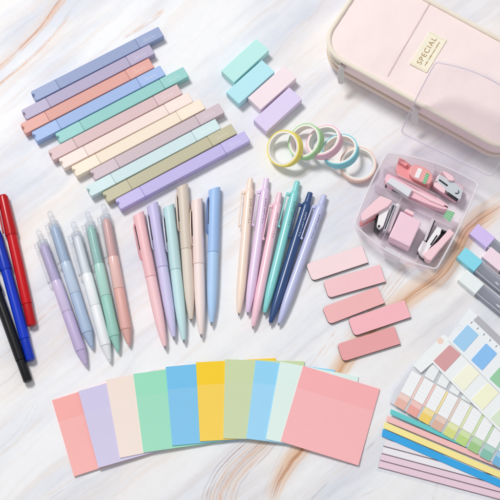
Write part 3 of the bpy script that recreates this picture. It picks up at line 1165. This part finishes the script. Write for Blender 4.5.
# sewn label
LZ = 45.0
LA, LB, LC, LD = (F.l(*p, LZ) for p in ((409.8, 63.6), (426.4, 72.8), (447.4, 39.8), (429.4, 31.2)))
lc = (LA + LB + LC + LD) / 4
lu = ((LD - LA) + (LC - LB)).normalized()        # reading direction
lw_, lh_ = ((LD - LA).length + (LC - LB).length) / 2, ((LB - LA).length + (LC - LD).length) / 2
la = math.atan2(lu.y, lu.x)
zl = max(top_z(p.x, p.y) for p in (LA, LB, LC, LD)) + .1
lm = Matrix.Translation((lc.x, lc.y, zl)) @ Matrix.Rotation(la, 4, 'Z')


def onlabel(b):
    for v in b.verts:
        v.co = lm @ v.co
    return b


lab_o = part('sewn_label', onlabel(box((0, 0, -.3), (lw_, lh_, 1.6), .3, 2)), fabric('cream_label', (252, 244, 222)), pouch)
gold = mat('gold_brown_print', (176, 146, 100), .45)
tx = lettering('SPECIAL', 7.6, .12, .02, 1.18)
wd = max(v.co.x for v in tx.verts) - min(v.co.x for v in tx.verts)
for v in tx.verts:
    v.co = Vector((v.co.x * (lw_ - 8.5) / wd, v.co.y * 1.0 + 1.6, .55 + v.co.z))
part('lettering', onlabel(tx), gold, lab_o)
sm = bmesh.new()
rnd = random.Random(9)
x = -lw_ / 2 + 6
while x < lw_ / 2 - 7:
    w = rnd.choice((.7, 1.0, 1.3))
    box((x + w / 2, -4.6 + rnd.uniform(-.12, .12), .55), (w, rnd.choice((.8, 1.1, 1.4)), .2), bm=sm)
    x += w + rnd.choice((.35, .4, .9))
part('small_print', onlabel(sm), gold, lab_o)
st = bmesh.new()
for xs_ in (-lw_ / 2 + 1.6, lw_ / 2 - 1.6):
    for k in range(9):
        box((xs_, -lh_ / 2 + 1.6 + k * (lh_ - 3.2) / 8, .52), (.35, 1.1, .3), bm=st)
part('label_stitches', onlabel(st), fabric('label_thread', (206, 190, 140)), lab_o)

# zipper pullers
pull_m = mat('puller_metal', (232, 228, 226), .3, metal=.55, bump=.01)
for (px, py), zp, drop in (((342.5, 66.5), 33, 17.5), ((416.5, 108.5), 31, 17.5)):
    p = F.l(px, py, zp)
    sl = part('zipper_slider', box((p.x, -1.6, zp - 1), (7.5, 4.2, 4.4), 1.2, 3), pull_m, pouch)
    # the tab hangs outward and down
    o = fillet([(-3.1, 0), (3.1, 0), (3.6, -drop * .55), (2.6, -drop), (-2.6, -drop), (-3.6, -drop * .55)], 2.4)
    b = prism(o, -.7, .7, .35, 2, bottom=True)
    Mx = Matrix.Translation((p.x, -3.4, zp - 1)) @ Matrix.Rotation(-pang, 4, 'Z') @ Matrix.Rotation(R(50), 4, 'X')
    for v in b.verts:
        v.co = Mx @ v.co
    part('puller_tab', b, pull_m, sl)

# ================================================================== CLEAR DIVIDED BOX WITH ITS LID OPEN
BZ = 24.0
c4 = [(352.2, 226.5), (436.5, 271.5), (480.0, 182.5), (387.0, 151.0)]
o0 = at(*c4[0])
o1 = at(*c4[1])
bang = math.atan2(o1.y - o0.y, o1.x - o0.x)
ctr = sum((at(*p, BZ) for p in c4), Vector()) / 4
G = Frame((ctr.x, ctr.y), bang)
bx_ = thing('storage_box', 'clear plastic divided box with pink stationery inside, its lid open against the pencil case', 'box', (ctr.x, ctr.y), bang)
rimp = fillet([G.l2(*p, BZ) for p in c4], [9, 7, 6, 6], 6, [6.0, 1.5, 5.0, 1.5])
frost = clear('frosted_box_plastic', (255, 253, 254), .065, .34, .16, (248, 245, 250))
frost_w = clear('frosted_box_wall', (255, 251, 253), .14, .5, .12, (250, 248, 252))
lo_o, lo_i = scaled(rimp, 2.8), scaled(rimp, 4.4)
hi_o, hi_i, rim_o = rimp, scaled(rimp, 1.7), scaled(rimp, -1.0)
L3 = lambda p, z: [(x, y, z) for x, y in p]
part('tray', loft([L3(lo_o, .3), L3(hi_o, BZ - 3), L3(rim_o, BZ - 2.6), L3(rim_o, BZ - .4), L3(hi_o, BZ), L3(hi_i, BZ), L3(lo_i, 1.9)], True, True), frost, bx_, smooth=50)


part('rim', tube([(x, y, BZ + .1) for x, y in scaled(rimp, .7)], .75, 8, closed=True), clear('rim_highlight_white', (255, 254, 255), .6, .8, .12, (254, 253, 255)), bx_)  # white bead on the edge, rim highlights put into its colour


def divider(p, q, z1=20.5, th=1.1):
    a, b = Vector(G.l2(*p, z1)), Vector(G.l2(*q, z1))
    d = b - a
    part('divider', box(((a.x + b.x) / 2, (a.y + b.y) / 2, (z1 + 2.0) / 2), (d.length, th, z1 - 2.0), .3, 1,
                        Matrix.Rotation(math.atan2(d.y, d.x), 3, 'Z')), frost_w, bx_)


divider((375.5, 183.5), (459, 223.5))
divider((384.5, 167.5), (436, 194))
divider((401.8, 197.2), (381.5, 241.5))
divider((434.5, 212.7), (417.0, 259.5))
divider((436.5, 162.5), (427.5, 188.0), 18)
# front latch
lt0 = Vector(G.l2(392.5, 254.0, 18))
b = prism(fillet([(lt0.x - 8.5, lt0.y - 3.6), (lt0.x + 8.5, lt0.y - 3.6), (lt0.x + 9.5, lt0.y + 3.5), (lt0.x - 9.5, lt0.y + 3.5)], 2.4), 6, 21, .8, 2)
part('latch', b, clear('latch_plastic', (255, 254, 255), .5, .75, .14, (250, 249, 253)), bx_)
b = prism(fillet([(lt0.x - 5.5, lt0.y - 2.2), (lt0.x + 5.5, lt0.y - 2.2), (lt0.x + 5.5, lt0.y + 1.4), (lt0.x - 5.5, lt0.y + 1.4)], 1.2), 21.05, 21.6, .2, 1)
part('latch_window', b, clear('latch_clear', (252, 252, 255), .1, .4), bx_)
# green check sticker on the side wall
sq = [G.l(*p, 21.5) for p in ((447.6, 210), (455.2, 212.6), (449.6, 222.2), (443.2, 216.2))]
stq = part('sticker', prism([(v.x, v.y) for v in sq], 20.9, 21.4), mat('sticker_white', (226, 244, 226), .5), bx_)
gb = bmesh.new()
for i in range(5):
    for j in range(5):
        u, v = (i + .1) / 5, (j + .1) / 5
        qd = []
        for uu, vv in ((u, v), (u + .15, v), (u + .15, v + .15), (u, v + .15)):
            p = sq[0].lerp(sq[1], uu).lerp(sq[3].lerp(sq[2], uu), vv)
            qd.append((p.x, p.y))
        prism(qd, 21.42, 21.5, bm=gb)
part('check_print', gb, mat('sticker_green', (52, 168, 92), .5), stq)

# lid: its plane runs from the hinge up over the edge of the pencil case
h0, h1, h2 = G.l(401, 131, 24), G.l(493, 176, 24), G.l(437, 58.5, 90)
ux = (h1 - h0)
lidW = ux.length
ux.normalize()
nz_ = ux.cross(h2 - h0).normalized()
vy = nz_.cross(ux)
lidH = (h2 - h0).dot(vy)
off = (h2 - h0).dot(ux)
LM = Matrix((ux, vy, nz_)).transposed().to_4x4()
LM.translation = h0


def inlid(b):
    for v in b.verts:
        v.co = LM @ v.co
    return b


lo_ = fillet([(0, 0), (lidW, 0), (lidW - 2 + off, lidH), (off, lidH)], [5, 5, 7, 6], 6, [0, 1.5, 7.0, 1.0])
lid_m = clear('clear_lid_plastic', (254, 253, 254), .02, .36, .10, (246, 246, 252))
lid_in = scaled(lo_, 1.3)
lid = part('lid', inlid(loft([L3(lo_in, z) for lo_in, z in ((scaled(lo_, .6), 0), (lo_, .6), (lo_, 4.5), (lid_in, 4.5), (lid_in, 1.2))], True, True)), lid_m, bx_, smooth=50)
part('lid_rim', inlid(tube([(x, y, 4.6) for x, y in scaled(lo_, .65)], .6, 8, closed=True)), clear('lid_rim_plastic', (250, 249, 252), .32, .6, .12, (226, 224, 234)), lid)
cx_ = (lidW + off) / 2
part('lid_tab', inlid(box((cx_ + 8, lidH + 8.5, 3), (17, 5.5, 6), 1.2, 2)), lid_m, lid)
# hinge web between the tray's back rim and the lid
hb = []
bk0, bk1 = G.l(391, 152, BZ), G.l(476, 181.5, BZ)
own = bmesh.new()
N = 12
g = []
for k in range(N + 1):
    t = k / N
    a = bk0.lerp(bk1, t)
    b_ = h0.lerp(h1, .04 + .92 * t)
    bul = 4.5 * 4 * t * (1 - t) * Vector((0, 1, 0))
    row = []
    for zz in (0, -.8):
        row.append([own.verts.new(tuple((a + bul + Vector((0, 0, zz - .3))))), own.verts.new(tuple((a + bul * .6).lerp(b_, .5) + Vector((0, 0, zz + 1.2)))), own.verts.new(tuple(b_ + Vector((0, 0, zz + .6))))])
    g.append(row)
for u, v in zip(g[:-1], g[1:]):
    for lay in (0, 1):
        for k in range(2):
            own.faces.new((u[lay][k], v[lay][k], v[lay][k + 1], u[lay][k + 1]))
part('hinge', own, clear('hinge_plastic', (254, 253, 255), .03, .3, .15), bx_)

# ------------------------------------------------------------------ contents of the box
pk = mat('pink_gloss_plastic', (252, 204, 216), .28, coat=.3, bump=.03)
pk_l = mat('pale_pink_plastic', (253, 214, 222), .32, coat=.2, bump=.03)
coral = mat('coral_pink_plastic', (244, 160, 164), .3, coat=.2, bump=.03)
wht = mat('white_enamel', (248, 246, 248), .3, coat=.2, bump=.02)
blk = mat('black_steel', (34, 32, 36), .35, bump=.03)
slv = mat('brushed_steel', (220, 225, 232), .3, metal=.35)
grn = mat('sticker_green', (52, 168, 92), .5)


def item(name, label, cat, c_px, group=None):
    p = at(c_px[0], c_px[1], 10)
    r = thing(name, label, cat, (p.x, p.y), bang, group, z=2.1)
    return r, Frame((p.x, p.y), bang)


def plate(Fr, pts, z0, z1, bev=.4, rad=0.0, bm=None):
    """outline seen in the photo at the height of its top, extruded to its real thickness (heights above the tray floor)"""
    q = [Fr.l2(x, y, z1 + 2.1) for x, y in pts]
    return prism(fillet(q, rad, 5) if rad else q, z0, z1, bev, 2, bm)


# tape dispenser
r, Q = item('tape_dispenser', 'coral pink mini tape dispenser with a roll of white tape', 'tape dispenser', (414, 174))
part('base', plate(Q, [(396, 168.5), (399, 158.5), (405.5, 161), (412, 166), (420, 168), (431, 176), (433, 182), (429.5, 189), (420, 186), (409, 180.5), (398, 176)], 0, 9, .8, 1.6), coral, r)
part('roll_cover', plate(Q, [(410.5, 166.5), (414, 164.0), (421, 165.8), (427.5, 169), (432.5, 174), (433.5, 178.5), (429.5, 184.5), (421, 182), (412.5, 178), (409, 173)], 9.02, 17, 1.6, 2.2), mat('coral_cover', (246, 172, 172), .25, coat=.4, bump=.02), r)
part('cutter_lip', plate(Q, [(398.2, 161), (399.3, 157.5), (404.3, 159.6), (408.5, 164.2), (405.5, 166.2)], 9.02, 14, .6, .8), coral, r)
part('tape_strip', plate(Q, [(418.4, 167.6), (422.6, 169.3), (418.6, 178.6), (414.4, 176.8)], 16.4, 17.5, .2), wht, r)
ck = part('check_sticker', plate(Q, [(426.2, 172.6), (429.6, 174.3), (425.6, 184.0), (422.4, 182.4)], 16.4, 17.45, .1), mat('sticker_white', (226, 244, 226), .5), r)
b = bmesh.new()
sqs = [Q.l(*p, 19.6) for p in ((426.2, 172.6), (429.6, 174.3), (425.6, 184.0), (422.4, 182.4))]
for i in range(3):
    for j in range(5):
        u, v = (i + .06) / 3, (j + .08) / 5
        qd = []
        for uu, vv in ((u, v), (u + .27, v), (u + .27, v + .15), (u, v + .15)):
            p = sqs[0].lerp(sqs[1], uu).lerp(sqs[3].lerp(sqs[2], uu), vv)
            qd.append((p.x, p.y))
        prism(qd, 17.46, 17.55, bm=b)
part('check_print', b, grn, ck)

# single hole punch
r, Q = item('hole_punch', 'silver and pink mini hole punch at the back corner of the clear box', 'hole punch', (447, 186))
part('base', plate(Q, [(432.5, 185.5), (437.5, 175.5), (443, 171.5), (463.5, 187.5), (460.8, 200), (456, 200.5), (446, 194.8)], 0, 8, .6, 1.4), pk, r)
part('steel_jaw', plate(Q, [(439.2, 173.6), (449.8, 180.2), (454.2, 181.5), (461, 187.2), (463.2, 190.4), (460.4, 199.6), (457.6, 199.4), (447.4, 191.6), (441.8, 187.0), (436.0, 180.6)], 8.05, 13, .5, 1.0), slv, r)
part('lever', plate(Q, [(442.2, 171.5), (444.4, 170.2), (452.8, 176.0), (454.4, 179.6), (452.2, 181.0), (448.6, 180.0)], 8.05, 16, .5, .7), pk_l, r)
part('side_plate', plate(Q, [(434.2, 182.0), (438.6, 182.4), (445.8, 188.8), (444.6, 193.6), (440, 191), (433.6, 186)], 13.02, 14.5, .5, 1.0), pk_l, r)
part('slot', plate(Q, [(438.4, 180.0), (439.8, 179.2), (448.2, 185.2), (447.0, 186.4)], 13.03, 13.25, .05, .4), blk, r)
hk = Q.l(456.8, 191.6, 15.5)
part('hook', tube([(hk.x + 2 * math.cos(a), hk.y + 2 * math.sin(a), 13.3) for a in [R(d) for d in range(-110, 71, 20)]], .5, 8), blk, r)
part('rail', plate(Q, [(447.2, 193.0), (448.2, 192.0), (458.6, 199.0), (457.6, 200.6)], 8.1, 13.6, .2), blk, r)

# box cutter
r, Q = item('box_cutter', 'long glossy pink box cutter with a broad steel slider, lying across the clear box', 'cutter', (415, 194))
part('handle', plate(Q, [(384.4, 178.5), (387.5, 173.2), (400, 178.6), (424, 190.4), (438, 198.0), (448.6, 205.6), (447.0, 209.4), (440, 208.4), (424, 202.6), (404, 194.0), (388, 185.6)], 0, 12, 2.2, 2.5), pk, r)
part('slider', plate(Q, [(387.0, 182.0), (391.6, 177.4), (412.6, 189.4), (408.4, 197.0)], 6, 16.5, .6, .9), mat('satin_steel', (228, 230, 236), .4, metal=.1), r)
part('slider_dark_side', plate(Q, [(385.4, 184.6), (387.6, 183.0), (408.6, 197.8), (407.0, 199.8)], 0.0, 8, .3), mat('slider_side_dark', (96, 94, 100), .4, metal=.5), r)  # dark strip along the slider's lower side
part('ridge', plate(Q, [(412, 190.4), (414, 188.4), (432, 197.2), (445, 205.2), (443.6, 206.2), (430, 200.4)], 12.05, 13.4, .6, .8), pk_l, r)

# stapler with raised cover, left
r, Q = item('mini_stapler', 'pink mini stapler standing in the corner compartment beside the pink case', 'stapler', (377, 212))
part('cover', plate(Q, [(361.0, 214.2), (366, 208.8), (380.6, 195.4), (392.8, 200.4), (388.6, 206.2), (376.8, 213.0), (363.2, 221.4), (361.4, 219.0)], 10, 19, 1.0, 1.4), pk_l, r)
part('cover_underside', plate(Q, [(359.4, 222.0), (361.4, 219.6), (376.6, 213.4), (376.0, 217.6), (362.6, 225.0), (360.4, 225.0)], 4, 10, .6, .8), coral, r)
part('white_lever', plate(Q, [(379.4, 210.8), (388.6, 205.2), (389.4, 208.6), (383.4, 226.0), (379.6, 228.8), (376.8, 225.8)], 9, 15, .6, .9), wht, r)
part('black_frame', plate(Q, [(376.2, 213.2), (379.2, 211.4), (377.6, 226.0), (380.6, 229.4), (378.2, 232.6), (374.4, 229.6), (374.2, 225.6)], 2, 10, .4, .6), blk, r)
part('rivet', plate(Q, [(378.0, 225.2), (379.6, 224.6), (380.4, 226.0), (379.2, 227.4), (377.8, 226.8)], 15.02, 15.8, .2, .5), blk, r)
part('staple_channel', plate(Q, [(391.8, 204.4), (396.0, 203.6), (386.4, 230.2), (382.8, 230.6)], 2, 11, .5), slv, r)
part('channel_groove', plate(Q, [(393.2, 205.2), (394.6, 205.0), (385.6, 229.0), (384.4, 229.4)], 11.02, 11.2, .04), blk, r)
part('lower_rail', plate(Q, [(396.6, 203.0), (401.0, 204.2), (390.4, 231.6), (386.8, 230.4)], 0, 7, .6), wht, r)

# pink staple case
r, Q = item('staple_case', 'plain glossy pink rectangular case in the middle front compartment', 'case', (405, 229))
part('shell', plate(Q, [(400.8, 210.6), (421.6, 221.6), (410.0, 247.2), (388.8, 236.6)], 0, 17, 1.6, 1.8), mat('milky_pink_plastic', (255, 216, 230), .2, coat=.5, bump=.02, sss=.3), r)
part('tab', plate(Q, [(404.2, 211.0), (406.4, 208.4), (414.8, 212.4), (413.2, 215.8)], 3, 13, .8, 1.0), pk_l, r)

# stapler on its side, right
r, Q = item('mini_stapler', 'pink and white mini stapler lying on its side nearest the turquoise lead case', 'stapler', (436, 240))
part('cover', plate(Q, [(422.4, 254.6), (438, 241.6), (449.6, 228.6), (454.6, 233.0), (442, 247.0), (431.0, 260.6), (427.8, 259.8)], 4, 15, .9, 1.2), pk_l, r)
part('black_frame', plate(Q, [(417.6, 251.6), (421.8, 242.4), (426.0, 242.0), (443.0, 230.0), (447.0, 230.8), (430, 259.8), (424.6, 259.6), (420.6, 256.0)], 1, 8, .4, .6), blk, r)
part('white_body', plate(Q, [(418.0, 249.0), (423.0, 240.2), (426.6, 242.6), (437.4, 226.2), (441.4, 228.6), (440.6, 233.4), (428.4, 249.4), (423.6, 257.0), (420.4, 254.4)], 8.02, 13, .5, .6), wht, r)
part('slot', plate(Q, [(430.0, 244.6), (431.2, 245.4), (437.8, 235.6), (436.6, 234.8)], 13.03, 13.2, .04), blk, r)
part('anvil_arm', plate(Q, [(432.2, 218.4), (434.4, 219.8), (426.0, 240.6), (424.2, 239.6)], 3, 11, .4), wht, r)
part('anvil_edge', plate(Q, [(434.5, 220.0), (435.4, 220.6), (426.8, 241.2), (426.1, 240.6)], 2, 9, .2), blk, r)
part('spring_peg', plate(Q, [(442.0, 229.0), (446.8, 231.6), (446.0, 233.2), (441.4, 230.6)], 8.1, 12, .2), blk, r)

# ================================================================== PENCIL LEAD CASES
LCs = [
    ((473.8, 228.5), 22, (220, 200, 252), 'pencil lead case with a violet cap, furthest from the ruler sheet'),
    ((486.5, 251.5), 22, (252, 228, 240), 'pencil lead case with a pale pink cap, between violet and turquoise ones'),
    ((461.2, 252.0), 23, (140, 226, 244), 'pencil lead case with a turquoise cap beside the clear box'),
    ((462.4, 274.4), 22, (243, 250, 250), 'pencil lead case with a white cap beside the turquoise one'),
]
smoke = clear('smoky_plastic', (244, 245, 250), .42, .7, .12, (188, 192, 205))
lc_root = None
d0, d1 = at(461, 252, 8), at(478, 266.2, 8)
lang = math.atan2(d1.y - d0.y, d1.x - d0.x)
CW, CH = 14.2, 8.6
for (px, py), cl_, rgb, lab in LCs:
    m = mat('lead_cap_plastic', rgb, .36, bump=.05)
    if lc_root is None:
        lc_root = r = thing('lead_case', lab, 'lead case', group='pencil lead cases with coloured caps')
        part('cap', box((11.2, 0, CH / 2), (22.4, CW, CH), .6, 3), m, r)
        wl = 1.0
        part('clear_case', loft([[(x, y, z) for y, z in ((-a, b0_), (a, b0_), (a, t0), (-a, t0))] for x, a, b0_, t0 in ((22.5, CW / 2 - .7, .5, CH - .6), (92, CW / 2 - .9, .6, CH - .8))]), smoke, r)
        lead_m = mat('graphite', (128, 132, 144), .35)
        for k in range(6):
            yy = -4.4 + k * 1.75
            part('pencil_lead', tube([(24.5, yy, 2.2 + .8 * (k % 2)), (88, yy + .4 * ((k * 7) % 3 - 1), 2.2 + .8 * ((k + 1) % 2))], .42, 6), lead_m, r)
        part('case_rail', box((57, -CW / 2 + 1.9, CH - .3), (68, .8, .5), .15, 1), mat('clear_rail', (206, 210, 218), .2), r)
    else:
        r = copy_thing(lc_root, lab, {'cap': m})
    c = at(px, py, CH)
    r.location = (c.x * MM, c.y * MM, 0)
    r.rotation_euler = (0, 0, lang)

# ================================================================== INDEX STICKERS, STRIPS AND SHEETS
film = clear('clear_film', (253, 253, 254), .12, .3, .25, (248, 250, 255))
paper_w = mat('white_flag_paper', (250, 251, 252), .6, bump=.05)


def slab(pts, z0, th, rad=0.0, bev=0.0, o=None, bm=None):
    """a thin flat piece from its photo outline; returns mesh in the parent's axes (parent is not turned)"""
    q = [at(x, y, z0 + th) for x, y in pts]
    o = o or Vector((0, 0, 0))
    p2 = [(v.x - o.x, v.y - o.y) for v in q]
    return prism(fillet(p2, rad, 4) if rad else p2, z0, z0 + th, bev, 1, bm)


def along(p, d, s):
    return (p[0] + d[0] * s, p[1] + d[1] * s)


# lowest: clear sheet of pink lined strips
O = at(440, 470)
ls = thing('lined_strip_sheet', 'clear sheet of white and pink lined sticky strips, bottom edge of the pile', 'sticker sheet', (O.x, O.y))
dS = (.967, .257)
part('backing_film', slab([(376.5, 470.5), (385.5, 436), along((385.5, 436), dS, 150), along((376.5, 470.5), dS, 150)], .12, .25, 0, 0, O), film, ls)
edge_m = mat('strip_ink_line', (126, 104, 112), .6)
lf = [(384.9, 439.0), (383.3, 446.3), (381.7, 453.6), (380.1, 460.4), (378.5, 467.6)]
cols_ = [(240, 234, 240), (244, 240, 246), (240, 212, 226), (240, 210, 224)]
for k in range(4):
    a, b = lf[k], lf[k + 1]
    a2 = (a[0] * .94 + b[0] * .06, a[1] * .94 + b[1] * .06)
    stp = part('lined_strip', slab([a2, b, along(b, dS, 140), along(a2, dS, 140)], .42 + (3 - k) * .02, .4, 0, 0, O), mat('lined_strip_paper', cols_[k], .5), ls)
    b2 = (b[0] * .9 + a[0] * .1, b[1] * .9 + a[1] * .1)
    part('printed_line', slab([b2, (b[0], b[1] - .05), along((b[0], b[1] - .05), dS, 140), along(b2, dS, 140)], .84 + (3 - k) * .02, .03, 0, 0, O), edge_m, stp)

# four fanned strip pads
ST = [
    ((381.7, 436.0), (383.0, 428.8), (.917, .398), (44, 170, 236), 'bright blue strip pad, broadest and lowest in the fanned strips'),
    ((383.5, 428.0), (385.0, 421.8), (.919, .395), (255, 240, 156), 'yellow strip pad between the blue and pink strips'),
    ((386.0, 421.0), (387.7, 415.7), (.924, .382), (252, 198, 196), 'pink strip pad between the yellow and teal strips'),
    ((390.2, 414.0), (390.9, 409.0), (.915, .404), (104, 208, 210), 'teal strip pad, mostly under the row of index tabs'),
]
for k, (a, b, d, rgb, lab) in enumerate(ST):
    z0 = 1.1 + k * .75
    O = at(a[0] + 40, a[1] + 16)
    bm = slab([a, b, along(b, d, 150), along(a, d, 150)], z0, .62, 0, .06, O)
    solo('strip_pad', bm, mat('strip_paper', rgb, .5, bump=.06), lab, 'sticky strips', (O.x, O.y), group='fanned sticky strip pads')

# row of index tabs
O = at(450, 410)
tabs = thing('index_tab_sheet', 'clear sheet of small coloured index tabs under white writing pads', 'sticker sheet', (O.x, O.y))
Z3 = 4.2
P0 = (394.0, 404.6)
PV, WV, UV = (12.2, 7.3), (10.0, 5.9), (.47, -.883)
part('backing_film', slab([(388.0, 401.0), along(P0, (-.86, -.5), 4), along((386.5, 405.5), UV, 20), (404, 367), (450, 380), (560, 448), (560, 512), (0, 0)][0:1]
                          + [(392, 388), (413, 360), (470, 370), (590, 450), (556, 499.4)], Z3, .25, 2.0, 0, O), clear('translucent_sheet', (255, 255, 255), .5, .6, .3, (246, 248, 254)), tabs)
tcols = [(240, 188, 172), (244, 172, 162), (250, 216, 110), (228, 186, 164), (222, 228, 140), (194, 224, 136), (166, 210, 142), (140, 200, 180), (120, 188, 226), (150, 170, 222), (190, 160, 214), (226, 150, 190)]
for i, rgb in enumerate(tcols):
    bl = along(P0, PV, i)
    br = (bl[0] + WV[0], bl[1] + WV[1])
    tr, tl = along(br, UV, 13.6), along(bl, UV, 13.6)
    t_ = part('index_tab', slab([bl, br, tr, tl], Z3 + .3, .35, .5, 0, O), mat('index_tab_paper', rgb, .5, bump=.04), tabs)
    part('tab_band', slab([along(bl, UV, 8.6), along(br, UV, 8.6), along(tr, UV, -.1), along(tl, UV, -.1)], Z3 + .66, .06, 0, 0, O), mat('index_band_paper', tuple(int(c + (255 - c) * .38) for c in rgb), .5), t_)
    # the upper, colour-edged half carries a white writing pad
    ll, lr = along(bl, UV, 13.7), (along(bl, UV, 13.7)[0] + PV[0] * .98, along(bl, UV, 13.7)[1] + PV[1] * .98)
    part('tab_stem', slab([ll, lr, along(lr, UV, 25), along(ll, UV, 25)], Z3 + .3, .3, 0, 0, O), mat('index_stem_paper', tuple(int(c * .55 + 250 * .45) for c in rgb), .5), t_)
    wl_ = along(bl, UV, 14.6)
    wr = (wl_[0] + WV[0] * .97, wl_[1] + WV[1] * .97)
    part('writing_pad', slab([wl_, wr, along(wr, UV, 24), along(wl_, UV, 24)], Z3 + .66, .5, 0, 0, O), paper_w, t_)
    gl = bmesh.new()
    for s in (6, 10, 14, 18):
        g0 = along((wl_[0] + WV[0] * .12, wl_[1] + WV[1] * .12), UV, s)
        g1 = along((wl_[0] + WV[0] * .86, wl_[1] + WV[1] * .86), UV, s)
        slab([g0, g1, along(g1, UV, .35), along(g0, UV, .35)], Z3 + 1.17, .02, 0, 0, O, gl)
    part('ruled_lines', gl, mat('pale_ruling', (240, 241, 243), .6), t_)
    if i >= 1:
        q0 = along(bl, UV, 40.2)
        q0 = (q0[0] - WV[0] * .06, q0[1] - WV[1] * .06)
        q1 = (q0[0] + WV[0] * .9, q0[1] + WV[1] * .9)
        up = 15 + 2.2 * i
        part('small_pad', slab([q0, q1, along(q1, UV, up), along(q0, UV, up)], Z3 + .4, .5, 0, 0, O), mat('small_pad_paper', (244, 248, 248), .6), t_)

# card with large pastel flags
O = at(470, 385)
V45, U45 = (.704, .710), (.70, -.70)
card = thing('flag_card', 'white card of large dusty red and pale yellow flags with a round peach dot', 'sticker sheet', (O.x, O.y))
Z2 = 6.6
part('card', slab([(413.0, 365.2), (443.5, 334.0), (452.5, 342.0), along((452.5, 342.0), V45, 150), along((442.5, 373.4), V45, 150), (442.5, 373.4), (432.6, 362.6), (421.0, 372.8)], Z2, .5, .8, 0, O), mat('flag_card_stock', (247, 250, 250), .5), card)
dc = at(440.2, 340.8, Z2 + .5)
part('peach_dot', prism([(dc.x - O.x + 3.3 * math.cos(2 * math.pi * k / 24), dc.y - O.y + 3.3 * math.sin(2 * math.pi * k / 24)) for k in range(24)], Z2 + .5, Z2 + .56), mat('dot_print', (248, 220, 204), .6), card)
red4 = [(433.4, 360.8), (449.8, 344.6), (460.9, 354.4), (444.6, 371.8)]
for s, rgb, lb in ((0, (222, 164, 166), 'dusty red flag'), (27, (254, 253, 230), None), (54, (252, 252, 220), None), (81, (226, 240, 214), None)):
    part('flag', slab([along(p, V45, s) for p in red4], Z2 + .52, .45, .9, 0, O), mat('large_flag_paper', rgb, .5), card, lb)

# ruler sheet with blue and green flags
O = at(480, 340)
rs = thing('ruler_flag_sheet', 'white sheet of blue and green flags with a grey ruler along its edge', 'sticker sheet', (O.x, O.y))
Z1 = 8.0
part('sheet', slab([(447.0, 339.4), (469.6, 308.0), along((469.6, 308.0), V45, 150), along((447.0, 339.4), V45, 150)], Z1, .35, 1.8, 0, O), mat('ruler_sheet_paper', (245, 249, 252), .45), rs)
gr0, gr1 = (478.2, 315.6), (473.2, 320.2)
part('ruler', slab([gr0, along(gr0, (.72, .69), 140), along(gr1, (.72, .69), 140), gr1], Z1 + .36, .15, 0, 0, O), mat('ruler_grey', (186, 186, 192), .5), rs)
tk = bmesh.new()
for k in range(14):
    p = along((470.4, 323.2), (.72, .69), k * 8.6)
    slab([p, along(p, (.72, .69), .8), along(along(p, (.72, .69), .8), (.68, -.73), 2.6), along(p, (.68, -.73), 2.6)], Z1 + .36, .08, 0, 0, O, tk)
part('ruler_ticks', tk, mat('ruler_ink', (120, 122, 130), .5), rs)
f4 = [(452.6, 341.4), (467.6, 324.6), (478.8, 334.8), (463.8, 351.8)]
for s, rgb in ((0, (166, 214, 248)), (26.2, (142, 198, 250)), (52.4, (158, 212, 172)), (78.6, (244, 200, 150))):
    part('flag', slab([along(p, V45, s) for p in f4], Z1 + .36, .45, .9, 0, O), mat('small_flag_paper', rgb, .5), rs)
hc = at(459.0, 327.0, Z1 + .35)
part('hang_hole', tube([(hc.x - O.x + 2.2 * math.cos(2 * math.pi * k / 20), hc.y - O.y + 2.2 * math.sin(2 * math.pi * k / 20), Z1 + .36) for k in range(20)], .22, 6, closed=True), mat('hole_edge', (226, 228, 234), .5), rs)
